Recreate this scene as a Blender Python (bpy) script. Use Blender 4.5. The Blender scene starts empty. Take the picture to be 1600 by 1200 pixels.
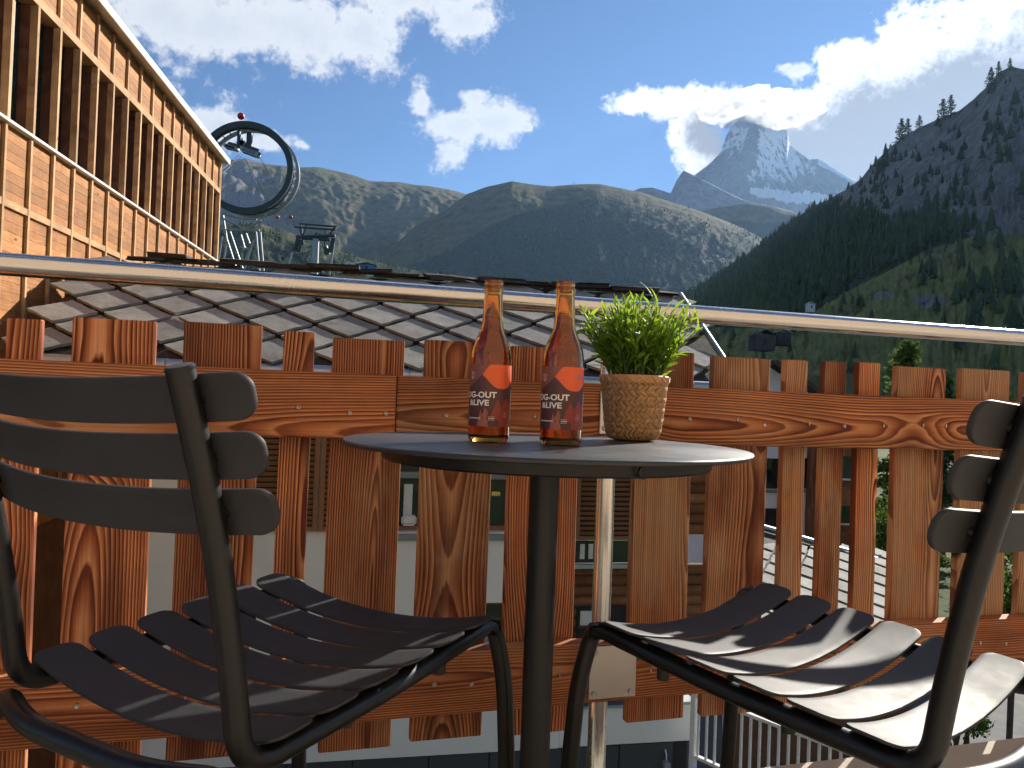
import bpy, bmesh, math, random
import numpy as np
from mathutils import Vector, Matrix, Euler
from math import radians, sin, cos, pi, sqrt, atan2

random.seed(7)
RNG = np.random.default_rng(7)
scene = bpy.context.scene
COL = scene.collection

# ------------------------------------------------------------------ camera
F = 1248.0                      # focal length in photo pixels (photo 1600 x 1200)
CAM = Vector((0, 0, .81)); PITCH = radians(.8); ROLL = radians(2.1)
cam = bpy.data.cameras.new('camera'); cam_o = bpy.data.objects.new('camera', cam); COL.objects.link(cam_o)
cam.sensor_width = 36; cam.lens = 36 * F / 1600; cam.clip_start = .02; cam.clip_end = 60000
cam_o.matrix_world = Matrix.Translation(CAM) @ (Matrix.Rotation(radians(90) + PITCH, 4, 'X') @ Matrix.Rotation(ROLL, 4, 'Z'))
scene.camera = cam_o
scene.render.resolution_x = 1024; scene.render.resolution_y = 768

def ray(px, py):
    u = (px - 800) / F; v = (600 - py) / F
    x = u * cos(ROLL) - v * sin(ROLL); z = u * sin(ROLL) + v * cos(ROLL)
    return Vector((x, cos(PITCH) - z * sin(PITCH), sin(PITCH) + z * cos(PITCH)))
def at(px, py, Y):
    d = ray(px, py); return CAM + d * (Y / d.y)
def on_plane(px, py, o, n):
    d = ray(px, py); return CAM + d * ((Vector(o) - CAM).dot(n) / d.dot(n))
def project(P):                 # numpy (n,3) -> photo pixels
    P = np.asarray(P, float) - np.array(CAM)
    cy = P[:, 1] * cos(PITCH) + P[:, 2] * sin(PITCH); cz = -P[:, 1] * sin(PITCH) + P[:, 2] * cos(PITCH)
    cy = np.maximum(cy, 1e-3)
    u = P[:, 0] / cy; v = cz / cy
    uu = u * cos(ROLL) + v * sin(ROLL); vv = -u * sin(ROLL) + v * cos(ROLL)
    return 800 + uu * F, 600 - vv * F

# ------------------------------------------------------------------ light
SUN_AZ, SUN_EL = radians(38), radians(26)
S = Vector((sin(SUN_AZ) * cos(SUN_EL), cos(SUN_AZ) * cos(SUN_EL), sin(SUN_EL)))
sun = bpy.data.lights.new('sun', 'SUN'); sun.energy = 5.0; sun.angle = radians(.5); sun.color = (1, .93, .82)
sun_o = bpy.data.objects.new('sun', sun); COL.objects.link(sun_o)
sun_o.rotation_euler = S.to_track_quat('Z', 'Y').to_euler(); sun_o.location = (30, 30, 40)
vs = scene.view_settings
vs.view_transform = 'Standard'; vs.look = 'None'; vs.exposure = EXPOSURE = 1.12; vs.gamma = 1; vs.use_curve_mapping = False
scene.cycles.use_denoising = True
scene.cycles.max_bounces = 10; scene.cycles.transmission_bounces = 10; scene.cycles.transparent_max_bounces = 12
scene.cycles.diffuse_bounces = 3; scene.cycles.glossy_bounces = 3; scene.cycles.volume_bounces = 0
scene.cycles.caustics_reflective = False; scene.cycles.caustics_refractive = False
scene.cycles.sample_clamp_indirect = 6; scene.cycles.use_adaptive_sampling = True; scene.cycles.adaptive_threshold = .035; scene.cycles.adaptive_min_samples = 16

# ------------------------------------------------------------------ node helper
class G:
    def __init__(s, nt): s.nt = nt; s.N = nt.nodes; s.L = nt.links
    def new(s, t, **kw):
        n = s.N.new(t)
        for k, v in kw.items(): setattr(n, k, v)
        return n
    def put(s, sock, v):
        if v is None: return
        if isinstance(v, bpy.types.NodeSocket): s.L.new(v, sock)
        else: sock.default_value = v
    def m(s, op, *a, clamp=False):
        n = s.new('ShaderNodeMath', operation=op, use_clamp=clamp)
        for i, v in enumerate(a): s.put(n.inputs[i], v)
        return n.outputs[0]
    def add(s, a, b): return s.m('ADD', a, b)
    def mul(s, a, b): return s.m('MULTIPLY', a, b)
    def vm(s, op, *a):
        n = s.new('ShaderNodeVectorMath', operation=op)
        for i, v in enumerate(a): s.put(n.inputs[i], v)
        return n.outputs['Value'] if op in ('LENGTH', 'DOT_PRODUCT', 'DISTANCE') else n.outputs[0]
    def sep(s, v):
        n = s.new('ShaderNodeSeparateXYZ'); s.put(n.inputs[0], v); return n.outputs
    def comb(s, x, y, z):
        n = s.new('ShaderNodeCombineXYZ')
        for i, v in enumerate((x, y, z)): s.put(n.inputs[i], v)
        return n.outputs[0]
    def noise(s, vec, scale=5, detail=3, rough=.5, dist=0, w=None, color=False):
        n = s.new('ShaderNodeTexNoise', noise_dimensions='4D' if w is not None else '3D')
        s.put(n.inputs['Vector'], vec); s.put(n.inputs['Scale'], scale); s.put(n.inputs['Detail'], detail)
        s.put(n.inputs['Roughness'], rough); s.put(n.inputs['Distortion'], dist)
        if w is not None: s.put(n.inputs['W'], w)
        return n.outputs['Color' if color else 'Fac']
    def voro(s, vec, scale=5, feature='F1', rnd=1, out='Distance'):
        n = s.new('ShaderNodeTexVoronoi', feature=feature)
        s.put(n.inputs['Vector'], vec); s.put(n.inputs['Scale'], scale); s.put(n.inputs['Randomness'], rnd)
        return n.outputs[out]
    def ramp(s, fac, stops, mode='LINEAR'):
        n = s.new('ShaderNodeValToRGB'); r = n.color_ramp; r.interpolation = mode
        while len(r.elements) < len(stops): r.elements.new(.5)
        for e, (p, c) in zip(r.elements, stops):
            e.position = p; e.color = (c, c, c, 1) if isinstance(c, (int, float)) else (*c, 1)
        s.put(n.inputs[0], fac); return n.outputs[0]
    def mix(s, fac, a, b, mode='MIX'):
        n = s.new('ShaderNodeMix', data_type='RGBA', blend_type=mode)
        s.put(n.inputs[0], fac)
        for i, v in ((6, a), (7, b)):
            if isinstance(v, tuple): v = (*v[:3], 1)
            s.put(n.inputs[i], v)
        return n.outputs[2]
    def sstep(s, v, lo, hi, a=0., b=1.):
        n = s.new('ShaderNodeMapRange', interpolation_type='SMOOTHSTEP')
        for i, x in enumerate((v, lo, hi, a, b)): s.put(n.inputs[i], x)
        return n.outputs[0]
    def lin(s, v, lo, hi, a=0., b=1.):
        n = s.new('ShaderNodeMapRange')
        for i, x in enumerate((v, lo, hi, a, b)): s.put(n.inputs[i], x)
        return n.outputs[0]
    def mapping(s, vec, scale=(1, 1, 1), loc=(0, 0, 0), rot=(0, 0, 0), kind='POINT'):
        n = s.new('ShaderNodeMapping', vector_type=kind); s.put(n.inputs[0], vec)
        s.put(n.inputs[1], loc); s.put(n.inputs[2], rot); s.put(n.inputs[3], scale); return n.outputs[0]
    def bump(s, h, strength=.3, dist=.01):
        n = s.new('ShaderNodeBump'); s.put(n.inputs['Height'], h)
        n.inputs['Strength'].default_value = strength; n.inputs['Distance'].default_value = dist; return n.outputs[0]
    def attr(s, name, out='Fac'):
        n = s.new('ShaderNodeAttribute', attribute_name=name); return n.outputs[out]
    def rand(s): return s.new('ShaderNodeObjectInfo').outputs['Random']
    def obj(s): return s.new('ShaderNodeTexCoord').outputs['Object']
    def pos(s): return s.new('ShaderNodeNewGeometry').outputs['Position']

MATS = {}
def material(name):
    m = bpy.data.materials.new(name); m.use_nodes = True; MATS[name] = m
    g = G(m.node_tree); g.bsdf = m.node_tree.nodes['Principled BSDF']; g.mat = m
    return g
def setp(g, **kw):
    names = {'color': 'Base Color', 'rough': 'Roughness', 'metal': 'Metallic', 'normal': 'Normal', 'ior': 'IOR', 'trans': 'Transmission Weight',
             'spec': 'Specular IOR Level', 'coat': 'Coat Weight', 'coat_rough': 'Coat Roughness', 'alpha': 'Alpha', 'sheen': 'Sheen Weight'}
    for k, v in kw.items():
        if isinstance(v, tuple): v = (*v[:3], 1)
        g.put(g.bsdf.inputs[names[k]], v)
    return g.mat
def plain(name, color, rough=.5, metal=0., vary=.12, scale=30, bump=0., **kw):
    g = material(name)
    n = g.noise(g.obj(), scale, 5, .6)
    f = g.lin(n, .25, .75, 1 - vary, 1 + vary)
    c = g.mix(1., color, g.comb(f, f, f), 'MULTIPLY')
    setp(g, color=c, rough=g.lin(n, .2, .8, max(.02, rough - .06), min(1, rough + .06)), metal=metal, **kw)
    if bump: setp(g, normal=g.bump(n, bump, .004))
    return g.mat

# ------------------------------------------------------------------ sky with clouds
world = bpy.data.worlds.new('World'); scene.world = world; world.use_nodes = True
def build_sky():
    g = G(world.node_tree); bg = world.node_tree.nodes['Background']
    sky = g.new('ShaderNodeTexSky', sky_type='NISHITA', sun_disc=False, sun_elevation=SUN_EL, sun_rotation=SUN_AZ,
                altitude=1600, air_density=1.0, dust_density=0., ozone_density=3.5)
    d = g.new('ShaderNodeTexCoord').outputs['Generated']
    warp = g.noise(d, 9, 4, .6, color=True)
    dw = g.vm('ADD', d, g.vm('MULTIPLY', g.vm('SUBTRACT', warp, (.5, .5, .5)), (.035, .035, .035)))
    def blobs(lst):
        M = None
        for cx, cy, rx, ry in lst:
            c = ray(cx, cy).normalized()
            a = Vector((0, 0, 1)).cross(-c).normalized(); b = a.cross(-c) * -1
            R = Matrix((a, b if b.z > 0 else -b, c)).transposed()
            if R.determinant() < 0: R = Matrix((-a, b if b.z > 0 else -b, c)).transposed()
            mp = g.mapping(dw, (rx / F, ry / F, .8), c, R.to_euler('XYZ'), 'TEXTURE')
            v = g.m('SUBTRACT', 1., g.vm('LENGTH', mp))
            M = v if M is None else g.m('MAXIMUM', M, v)
        return g.m('MAXIMUM', M, -1.)
    white = [(255, 20, 120, 48), (350, 42, 130, 52), (470, 52, 120, 62), (570, 55, 70, 58), (640, 5, 130, 48), (715, 30, 58, 48),
             (655, 158, 20, 30), (700, 196, 70, 30), (772, 188, 66, 40), (703, 236, 32, 34), (742, 152, 30, 15), (825, 198, 12, 9),
             (335, 205, 72, 34), (425, 222, 55, 20), (468, 229, 20, 9), (1249, 106, 28, 11), (1230, 100, 14, 6),
             (-250, -150, 420, 160), (300, -420, 500, 130), (1000, -700, 500, 200)]
    grey = [(1010, 158, 58, 20), (1075, 160, 90, 28), (1160, 172, 110, 32), (1090, 222, 44, 66), (1250, 230, 150, 80), (1180, 185, 60, 26), (1285, 152, 75, 28), (1262, 168, 70, 26), (1335, 100, 60, 40), (1440, 165, 190, 110),
            (1445, 75, 80, 45), (1545, 40, 130, 62), (1600, 190, 260, 130), (1420, 260, 190, 80), (1330, 225, 190, 100), (1800, 60, 300, 180), (2100, 200, 500, 260),
            (1560, -110, 200, 70)]
    core = [(1300, 245, 170, 58), (1430, 205, 180, 85), (1560, 190, 200, 110), (1800, 190, 320, 170), (2200, 250, 500, 260), (1110, 215, 40, 40)]
    fb = g.noise(d, 17, 5, .62, .25); fb2 = g.noise(d, 60, 3, .6, .2)
    fb3 = g.noise(d, 190, 3, .65)
    nz = g.add(g.add(g.mul(g.m('SUBTRACT', fb, .5), 1.7), g.mul(g.m('SUBTRACT', fb2, .5), 1.0)), g.mul(g.m('SUBTRACT', fb3, .5), .45))
    big = g.noise(d, 2.3, 4, .6, .3)
    yy = g.sep(d)
    behind = g.m('MULTIPLY', g.sstep(yy[1], .35, -.1), g.sstep(big, .5, .62))       # scattered cumulus over the rest of the sky
    Mw = g.m('MAXIMUM', blobs(white), g.lin(behind, 0, 1, -1, .5)); Mg = blobs(grey)
    dw_ = g.sstep(g.add(Mw, nz), -.02, .55); dg_ = g.sstep(g.add(Mg, nz), -.02, .38)
    toward = g.m('MAXIMUM', g.vm('DOT_PRODUCT', d, tuple(S)), 0.)
    glow = g.m('POWER', toward, 5.)
    cw = g.mix(g.mul(g.sstep(g.add(Mw, g.mul(nz, .8)), .25, 1.1), .45), (1.0, 1.0, 1.0), (.62, .68, .78))
    lowcore = g.sstep(g.add(blobs(core), g.mul(nz, .55)), -.12, .35)
    cg = g.mix(lowcore, (1.12, 1.12, 1.12), (.34, .335, .34))
    K = CLOUD_K
    cw = g.vm('SCALE', cw); world.node_tree.nodes[-1].inputs['Scale'].default_value = K
    cgn = g.new('ShaderNodeVectorMath', operation='SCALE'); g.put(cgn.inputs[0], cg); g.put(cgn.inputs['Scale'], g.add(K, g.mul(glow, K * .15)))
    blue = g.mix(1., sky.outputs[0], (.56, .75, .92), 'MULTIPLY')
    out = g.mix(g.mul(dw_, .95), blue, cw); out = g.mix(dg_, out, cgn.outputs[0])
    g.put(bg.inputs['Color'], out); bg.inputs['Strength'].default_value = SKY_STRENGTH
    try: world.cycles.sampling_method = 'MANUAL'; world.cycles.sample_map_resolution = 512
    except Exception: pass
CLOUD_K = 8.5; SKY_STRENGTH = .05; USE_CLOUD = True; HAZE = 2.3e-5
build_sky()

# ------------------------------------------------------------------ mesh helpers
def link(o): COL.objects.link(o); return o
def tag(o, label=None, cat=None, group=None, kind=None):
    if label: o['label'] = label
    if cat: o['category'] = cat
    if group: o['group'] = group
    if kind: o['kind'] = kind
    return o
def thing(name, loc, label, cat, rotz=0, group=None):
    o = bpy.data.objects.new(name, None); o.empty_display_size = .1; link(o)
    o.location = loc; o.rotation_euler = (0, 0, rotz); return tag(o, label, cat, group)
def mesh_obj(name, me, mat=None, parent=None, loc=(0, 0, 0), rot=(0, 0, 0), scale=None):
    o = bpy.data.objects.new(name, me); link(o)
    if mat is not None and len(me.materials) == 0: me.materials.append(MATS[mat] if isinstance(mat, str) else mat)
    o.location = loc; o.rotation_euler = rot
    if scale: o.scale = scale
    if parent: o.parent = parent
    return o
def bm_mesh(bm, name='m', smooth=None):
    me = bpy.data.meshes.new(name); bm.normal_update(); bm.to_mesh(me); bm.free()
    if smooth == 'all': me.shade_smooth()
    elif smooth: me.shade_smooth(); me.set_sharp_from_angle(angle=smooth)
    return me
def np_mesh(V, Fc, name='m', smooth=False):
    me = bpy.data.meshes.new(name); me.from_pydata([tuple(v) for v in V], [], [tuple(f) for f in Fc]); me.update()
    if smooth: me.shade_smooth()
    return me
def quick_mesh(V, T, name='m', smooth=False):     # big triangle / quad soups
    V = np.asarray(V, np.float32); T = np.asarray(T, np.int32); k = T.shape[1]
    me = bpy.data.meshes.new(name); me.vertices.add(len(V)); me.vertices.foreach_set('co', V.ravel())
    me.loops.add(T.size); me.loops.foreach_set('vertex_index', T.ravel())
    me.polygons.add(len(T)); me.polygons.foreach_set('loop_start', np.arange(0, T.size, k, dtype=np.int32))
    me.polygons.foreach_set('loop_total', np.full(len(T), k, np.int32)); me.update(calc_edges=True); me.validate()
    if smooth: me.shade_smooth()
    return me
def bm_box(bm, a, b, bevel=0):
    a, b = Vector(a), Vector(b)
    r = bmesh.ops.create_cube(bm, size=1)
    for v in r['verts']: v.co = Vector(((a.x + b.x) / 2 + v.co.x * (b.x - a.x), (a.y + b.y) / 2 + v.co.y * (b.y - a.y), (a.z + b.z) / 2 + v.co.z * (b.z - a.z)))
    if bevel:
        es = list({e for v in r['verts'] for e in v.link_edges})
        bmesh.ops.bevel(bm, geom=es, offset=bevel, segments=1, affect='EDGES', profile=.5)
    return r
def box_mesh(a, b, bevel=0):
    bm = bmesh.new(); bm_box(bm, a, b, bevel); return bm_mesh(bm)
def box(name, a, b, mat, parent=None, bevel=0, **kw): return mesh_obj(name, box_mesh(a, b, bevel), mat, parent, **kw)
def smooth_path(pts, n=8):
    P = [Vector(p) for p in pts]; out = []
    Q = [P[0] * 2 - P[1]] + P + [P[-1] * 2 - P[-2]]
    for i in range(1, len(Q) - 2):
        p0, p1, p2, p3 = Q[i - 1], Q[i], Q[i + 1], Q[i + 2]
        for k in range(n):
            t = k / n
            out.append(.5 * ((2 * p1) + (p2 - p0) * t + (2 * p0 - 5 * p1 + 4 * p2 - p3) * t * t + (3 * p1 - p0 - 3 * p2 + p3) * t ** 3))
    out.append(P[-1]); return out
def fillet(pts, r, n=8):          # polyline with rounded corners (r per corner or one value)
    P = [Vector(p) for p in pts]; out = [P[0]]
    for i in range(1, len(P) - 1):
        rr = r[i - 1] if isinstance(r, (list, tuple)) else r
        a = (P[i - 1] - P[i]); b = (P[i + 1] - P[i]); la, lb = a.length, b.length; a.normalize(); b.normalize()
        k = min(rr, la * .49, lb * .49); p0 = P[i] + a * k; p2 = P[i] + b * k
        for j in range(n + 1):
            t = j / n; out.append(p0 * (1 - t) ** 2 + P[i] * 2 * t * (1 - t) + p2 * t * t)
    out.append(P[-1]); return out
def bm_tube(bm, path, r, segs=12, caps=True):
    P = [Vector(p) for p in path]; n = len(P); rs = r if isinstance(r, (list, tuple)) else [r] * n
    T = [(P[min(i + 1, n - 1)] - P[max(i - 1, 0)]).normalized() for i in range(n)]
    up = Vector((0, 0, 1)) if abs(T[0].z) < .9 else Vector((1, 0, 0))
    u = T[0].cross(up).normalized(); rings = []
    for i in range(n):
        u = (u - T[i] * u.dot(T[i])).normalized(); v = T[i].cross(u)
        rings.append([bm.verts.new(P[i] + (u * cos(2 * pi * k / segs) + v * sin(2 * pi * k / segs)) * rs[i]) for k in range(segs)])
    for i in range(n - 1):
        for k in range(segs): bm.faces.new((rings[i][k], rings[i][(k + 1) % segs], rings[i + 1][(k + 1) % segs], rings[i + 1][k]))
    if caps: bm.faces.new(rings[0][::-1]); bm.faces.new(rings[-1])
def tube(name, path, r, mat, parent=None, segs=12, **kw):
    bm = bmesh.new(); bm_tube(bm, path, r, segs); return mesh_obj(name, bm_mesh(bm, smooth=radians(50)), mat, parent, **kw)
def tubes(name, paths, r, mat, parent=None, segs=6, **kw):
    bm = bmesh.new()
    for p in paths: bm_tube(bm, p, r, segs)
    return mesh_obj(name, bm_mesh(bm, smooth=radians(50)), mat, parent, **kw)
def lathe_mesh(prof, segs=48, closed=False):
    bm = bmesh.new(); rings = []
    for r, z in prof:
        if r < 1e-6: rings.append([bm.verts.new((0, 0, z))])
        else: rings.append([bm.verts.new((r * sin(2 * pi * k / segs), -r * cos(2 * pi * k / segs), z)) for k in range(segs)])
    def bridge(A, B):
        for k in range(segs):
            a0, a1 = A[k % len(A)], A[(k + 1) % len(A)]; b0, b1 = B[k % len(B)], B[(k + 1) % len(B)]
            vs_ = []
            for v in (a0, a1, b1, b0):
                if v not in vs_: vs_.append(v)
            if len(vs_) > 2: bm.faces.new(vs_)
    for i in range(len(rings) - 1): bridge(rings[i], rings[i + 1])
    if closed: bridge(rings[-1], rings[0])
    bmesh.ops.recalc_face_normals(bm, faces=bm.faces)
    return bm_mesh(bm, smooth=radians(40))
def rot_to(d):                    # euler that turns local Z to d
    return Vector(d).to_track_quat('Z', 'Y').to_euler()

# ------------------------------------------------------------------ numpy noise
_perm = np.random.default_rng(3).permutation(512); _perm = np.concatenate([_perm, _perm, _perm])
_gr = np.stack([np.cos(np.arange(512) * 2.399), np.sin(np.arange(512) * 2.399)], 1)
def perlin(x, y):
    xi = np.floor(x).astype(int); yi = np.floor(y).astype(int); xf = x - xi; yf = y - yi
    u = xf * xf * xf * (xf * (xf * 6 - 15) + 10); v = yf * yf * yf * (yf * (yf * 6 - 15) + 10)
    def gdot(ix, iy, dx, dy):
        h = _perm[(_perm[ix % 512] + iy) % 512]; return _gr[h, 0] * dx + _gr[h, 1] * dy
    a = gdot(xi, yi, xf, yf); b = gdot(xi + 1, yi, xf - 1, yf); c = gdot(xi, yi + 1, xf, yf - 1); d = gdot(xi + 1, yi + 1, xf - 1, yf - 1)
    return (a * (1 - u) + b * u) * (1 - v) + (c * (1 - u) + d * u) * v
def fbm(x, y, oct=5, gain=.5, ridged=False):
    s = 0; a = 1.; f = 1.; tot = 0
    for o in range(oct):
        n = perlin(x * f + 17.3 * o, y * f - 9.1 * o) * 1.4
        s = s + a * ((1 - 2 * np.abs(n)) if ridged else n); tot += a; a *= gain; f *= 2.03
    return s / tot

# ------------------------------------------------------------------ materials
def wood(name, pale, mid, dark, spacing=.009, rough=.70, knot=1., stain=.55, bump=.5, lay=(1, 1, 1), wander=1., weather=0.):
    g = material(name); oc = g.obj(); oc = g.mapping(oc, lay) if lay != (1, 1, 1) else oc
    sx, sy, sz = g.sep(oc); rnd = g.rand(); Wd = g.mul(rnd, 91.)
    low = g.noise(g.comb(g.mul(sx, 1.2), g.mul(sy, 1.2), g.mul(sz, .8)), 1., 2, .4, w=Wd)
    low2 = g.noise(g.comb(g.mul(sx, 1.2), sy, g.mul(sz, 1.0)), 1., 2, .35, w=g.add(Wd, 7.7))
    fine = g.noise(g.comb(g.mul(sx, 30), g.mul(sy, 30), g.mul(sz, 3)), 1., 3, .6, w=Wd)
    kv = g.comb(g.add(g.mul(sx, 4.2), Wd), 0., g.add(g.mul(sz, 1.9), g.mul(Wd, 1.7)))
    kd = g.voro(kv, 1.)
    kn = g.mul(g.sstep(kd, .30, .0), .026 * knot)
    X = g.add(g.add(sx, g.mul(g.m('SUBTRACT', rnd, .5), .13)), g.mul(g.m('SUBTRACT', low, .5), .05 * wander))
    Cc = g.add(g.add(g.mul(g.m('FRACT', g.mul(rnd, 7.31)), .06), g.mul(g.m('SUBTRACT', low2, .42), .17 * wander)), kn)
    r = g.m('SQRT', g.add(g.add(g.mul(X, X), g.mul(Cc, Cc)), .00002))
    r = g.add(r, g.mul(g.m('SUBTRACT', fine, .5), .004))
    ph = g.m('DIVIDE', r, spacing); fr = g.m('FRACT', ph)
    rid = g.noise(g.comb(g.mul(g.m('FLOOR', ph), 3.7), Wd, 0.), 1., 0)
    col = g.ramp(fr, [(0, mid), (.08, pale), (.5, mid), (.8, dark), (.96, dark), (1, mid)])
    col = g.mix(g.lin(rid, .3, .7, .0, .45), col, mid)
    st = g.noise(g.comb(g.mul(sx, 16), g.mul(sy, 10), g.mul(sz, 1.1)), 1., 4, .6, w=g.add(Wd, 3.))
    st2 = g.noise(oc, 4., 5, .65, w=Wd)
    col = g.mix(g.sstep(st, .46, .68, 0, stain), col, dark)
    tint = g.lin(st2, .3, .7, .72, 1.3); col = g.mix(1., col, g.comb(tint, g.mul(tint, .98), g.mul(tint, .95)), 'MULTIPLY')
    br = g.lin(g.m('FRACT', g.mul(rnd, 13.7)), 0, 1, .72, 1.30); col = g.mix(1., col, g.comb(br, br, br), 'MULTIPLY')
    if weather:
        wv = g.noise(g.comb(g.mul(sx, 5), g.mul(sy, 5), g.mul(sz, 1.6)), 1., 5, .62, w=g.add(Wd, 31.))
        col = g.mix(g.sstep(g.add(wv, g.mul(g.m('SUBTRACT', g.sep(g.new('ShaderNodeObjectInfo').outputs['Color'])[0], .5), .32)), .47, .66, 0, weather), col, g.mix(fr, (.46, .285, .16), (.19, .09, .042)))
    if knot: col = g.mix(g.sstep(kd, .075, .045), col, tuple(c * .45 for c in dark))
    fs = g.noise(g.comb(g.mul(sx, 330), g.mul(sy, 330), g.mul(sz, 2.2)), 1., 3, .65, w=Wd)
    fv = g.lin(fs, .3, .7, .72, 1.28); col = g.mix(1., col, g.comb(fv, fv, fv), 'MULTIPLY')
    fib = g.noise(g.comb(g.mul(sx, 900), g.mul(sy, 900), g.mul(sz, 12)), 1., 2, .5)
    h = g.add(g.mul(fr, -.6), g.mul(fib, .5))
    setp(g, color=col, rough=g.lin(fib, .2, .8, rough - .08, rough + .12), normal=g.bump(h, bump, .0025), spec=.22)
    return g.mat
wood('fence_wood', (.57, .285, .14), (.30, .088, .033), (.062, .0135, .0062), spacing=.0050, weather=.8, stain=.8)
wood('beam_wood', (.53, .25, .11), (.32, .10, .036), (.10, .024, .0095), spacing=.0046, knot=.7, wander=.55, weather=.5)
wood('larch_board', (.44, .21, .080), (.385, .17, .058), (.31, .13, .042), spacing=.012, stain=.25, bump=.2)
wood('larch_batten', (.54, .35, .185), (.49, .30, .15), (.40, .23, .105), spacing=.012, stain=.15, bump=.2)
wood('fin_plate', (.15, .065, .038), (.12, .05, .03), (.08, .034, .02), spacing=.012, stain=.3, bump=.2)
wood('red_post', (.19, .065, .035), (.15, .048, .027), (.09, .028, .017), spacing=.012, stain=.3, bump=.2)
wood('brown_timber', (.26, .12, .055), (.20, .085, .038), (.12, .05, .022), spacing=.014, stain=.3, bump=.2)

def steel(name, col=(.62, .60, .57), rough=.22):
    g = material(name); sx, sy, sz = g.sep(g.obj())
    n = g.noise(g.comb(g.mul(sx, 400), g.mul(sy, 400), g.mul(sz, 2)), 1., 3, .6)
    sm = g.noise(g.obj(), 7, 4, .6)
    setp(g, color=col, metal=1., rough=g.add(g.lin(sm, .3, .7, rough * .8, rough * 1.3), g.mul(g.m('SUBTRACT', n, .5), .08)), normal=g.bump(n, .04, .001)); return g.mat
steel('stainless'); steel('plate_steel', (.58, .54, .50), .4); steel('screw_steel', (.55, .52, .48), .35); steel('zinc', (.42, .45, .48), .42)
def powder(name, col, rough, spec=.5):
    g = material(name); n = g.noise(g.obj(), 1400, 2, .6); d = g.noise(g.obj(), 12, 5, .65)
    c = g.mix(g.lin(d, .45, .75, 0, .5), col, tuple(x * 1.35 + .006 for x in col))
    setp(g, color=c, rough=g.lin(d, .25, .75, rough - .07, rough + .09), normal=g.bump(n, .10, .0006), spec=spec); return g.mat
powder('chair_metal', (.0045, .004, .0038), .34, .45); powder('slat_metal', (.028, .029, .0325), .58, .33); powder('table_metal', (.0055, .0055, .006), .42, .4)
def table_top():
    g = material('table_top'); sx, sy, sz = g.sep(g.obj())
    n = g.noise(g.obj(), 900, 3, .6); d = g.noise(g.obj(), 9, 6, .7); sc = g.noise(g.comb(g.mul(sx, 8), g.mul(sy, 90), 0.), 1., 4, .6)
    setp(g, color=g.mix(g.sstep(d, .4, .75, 0, .6), (.020, .021, .024), (.045, .045, .048)), rough=g.lin(g.add(d, g.mul(sc, .5)), .4, 1.1, .34, .56), normal=g.bump(n, .12, .0006), spec=.5)
table_top()
plain('rubber', (.012, .012, .012), .6)
def stone(name, cols, bump=.6, sc=1.):
    g = material(name); p = g.obj(); rnd = g.rand(); Wd = g.mul(rnd, 50)
    n = g.noise(p, 3.2 * sc, 8, .68, w=Wd); f = g.noise(p, 26 * sc, 6, .7, w=Wd); sp = g.noise(p, 90 * sc, 4, .7, w=Wd)
    c = g.ramp(n, [(.3, cols[0]), (.5, cols[1]), (.7, cols[2])])
    c = g.mix(g.sstep(f, .52, .72, 0, .65), c, tuple(x * .55 for x in cols[0]))
    c = g.mix(g.sstep(sp, .58, .75, 0, .5), c, tuple(min(1, x * 1.5) for x in cols[2]))
    br = g.lin(rnd, 0, 1, .80, 1.18); c = g.mix(1., c, g.comb(br, br, g.mul(br, .98)), 'MULTIPLY')
    li = g.noise(p, 7 * sc, 6, .7, w=g.add(Wd, 20)); c = g.mix(g.sstep(li, .64, .74, 0, .5), c, (.30, .13, .035))
    setp(g, color=c, rough=.85, normal=g.bump(g.add(g.mul(n, .5), g.mul(f, .5)), bump, .012), spec=.2); return g.mat
stone('slate', [(.20, .193, .175), (.285, .275, .25), (.37, .355, .325)])
stone('slate_dark', [(.038, .032, .028), (.065, .055, .048), (.11, .09, .075)], 1.)
def plaster(name, col):
    g = material(name); p = g.pos(); n = g.noise(p, 1.3, 6, .65); f = g.noise(p, 60, 4, .6)
    c = g.mix(g.sstep(n, .45, .72, 0, .35), col, tuple(x * .78 for x in col))
    spk = g.noise(p, 11, 5, .7); c = g.mix(g.sstep(spk, .68, .74, 0, .45), c, tuple(x * .5 for x in col))
    setp(g, color=c, rough=.9, normal=g.bump(f, .25, .006), spec=.2); return g.mat
plaster('warm_plaster', (.58, .46, .35)); plaster('white_plaster', (.70, .70, .665)); plaster('house_plaster', (.72, .74, .76)); plaster('base_dark', (.06, .066, .07)); plaster('floor_concrete', (.46, .42, .35))
plain('white_paint', (.75, .75, .73), .4); plain('grey_paint', (.20, .215, .23), .5); plain('dark_void', (.012, .012, .013), .8); plain('shutter_paint', (.23, .10, .042), .55, vary=.18, scale=9)
plain('curtain', (.62, .62, .60), .9); plain('lamp_yellow', (.75, .62, .12), .6); plain('asphalt', (.052, .056, .062), .85, vary=.25, scale=3)
plain('green_metal', (.055, .066, .070), .45, .3); plain('galvanised', (.34, .36, .37), .45, .7); plain('red_paint', (.50, .018, .016), .45); plain('blue_paint', (.05, .13, .32), .5)
def dark_glass():
    g = material('window_glass'); n = g.noise(g.pos(), .8, 3, .5)
    setp(g, color=g.mix(g.sstep(n, .4, .65), (.014, .02, .02), (.03, .042, .044)), rough=.04, spec=.8)
dark_glass()
def facade_glass():
    g = material('facade_glass'); n = g.noise(g.pos(), .5, 3, .5)
    setp(g, color=g.mix(g.sstep(n, .4, .65), (.015, .03, .026), (.03, .06, .05)), rough=.05, spec=.7)
facade_glass()
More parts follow.
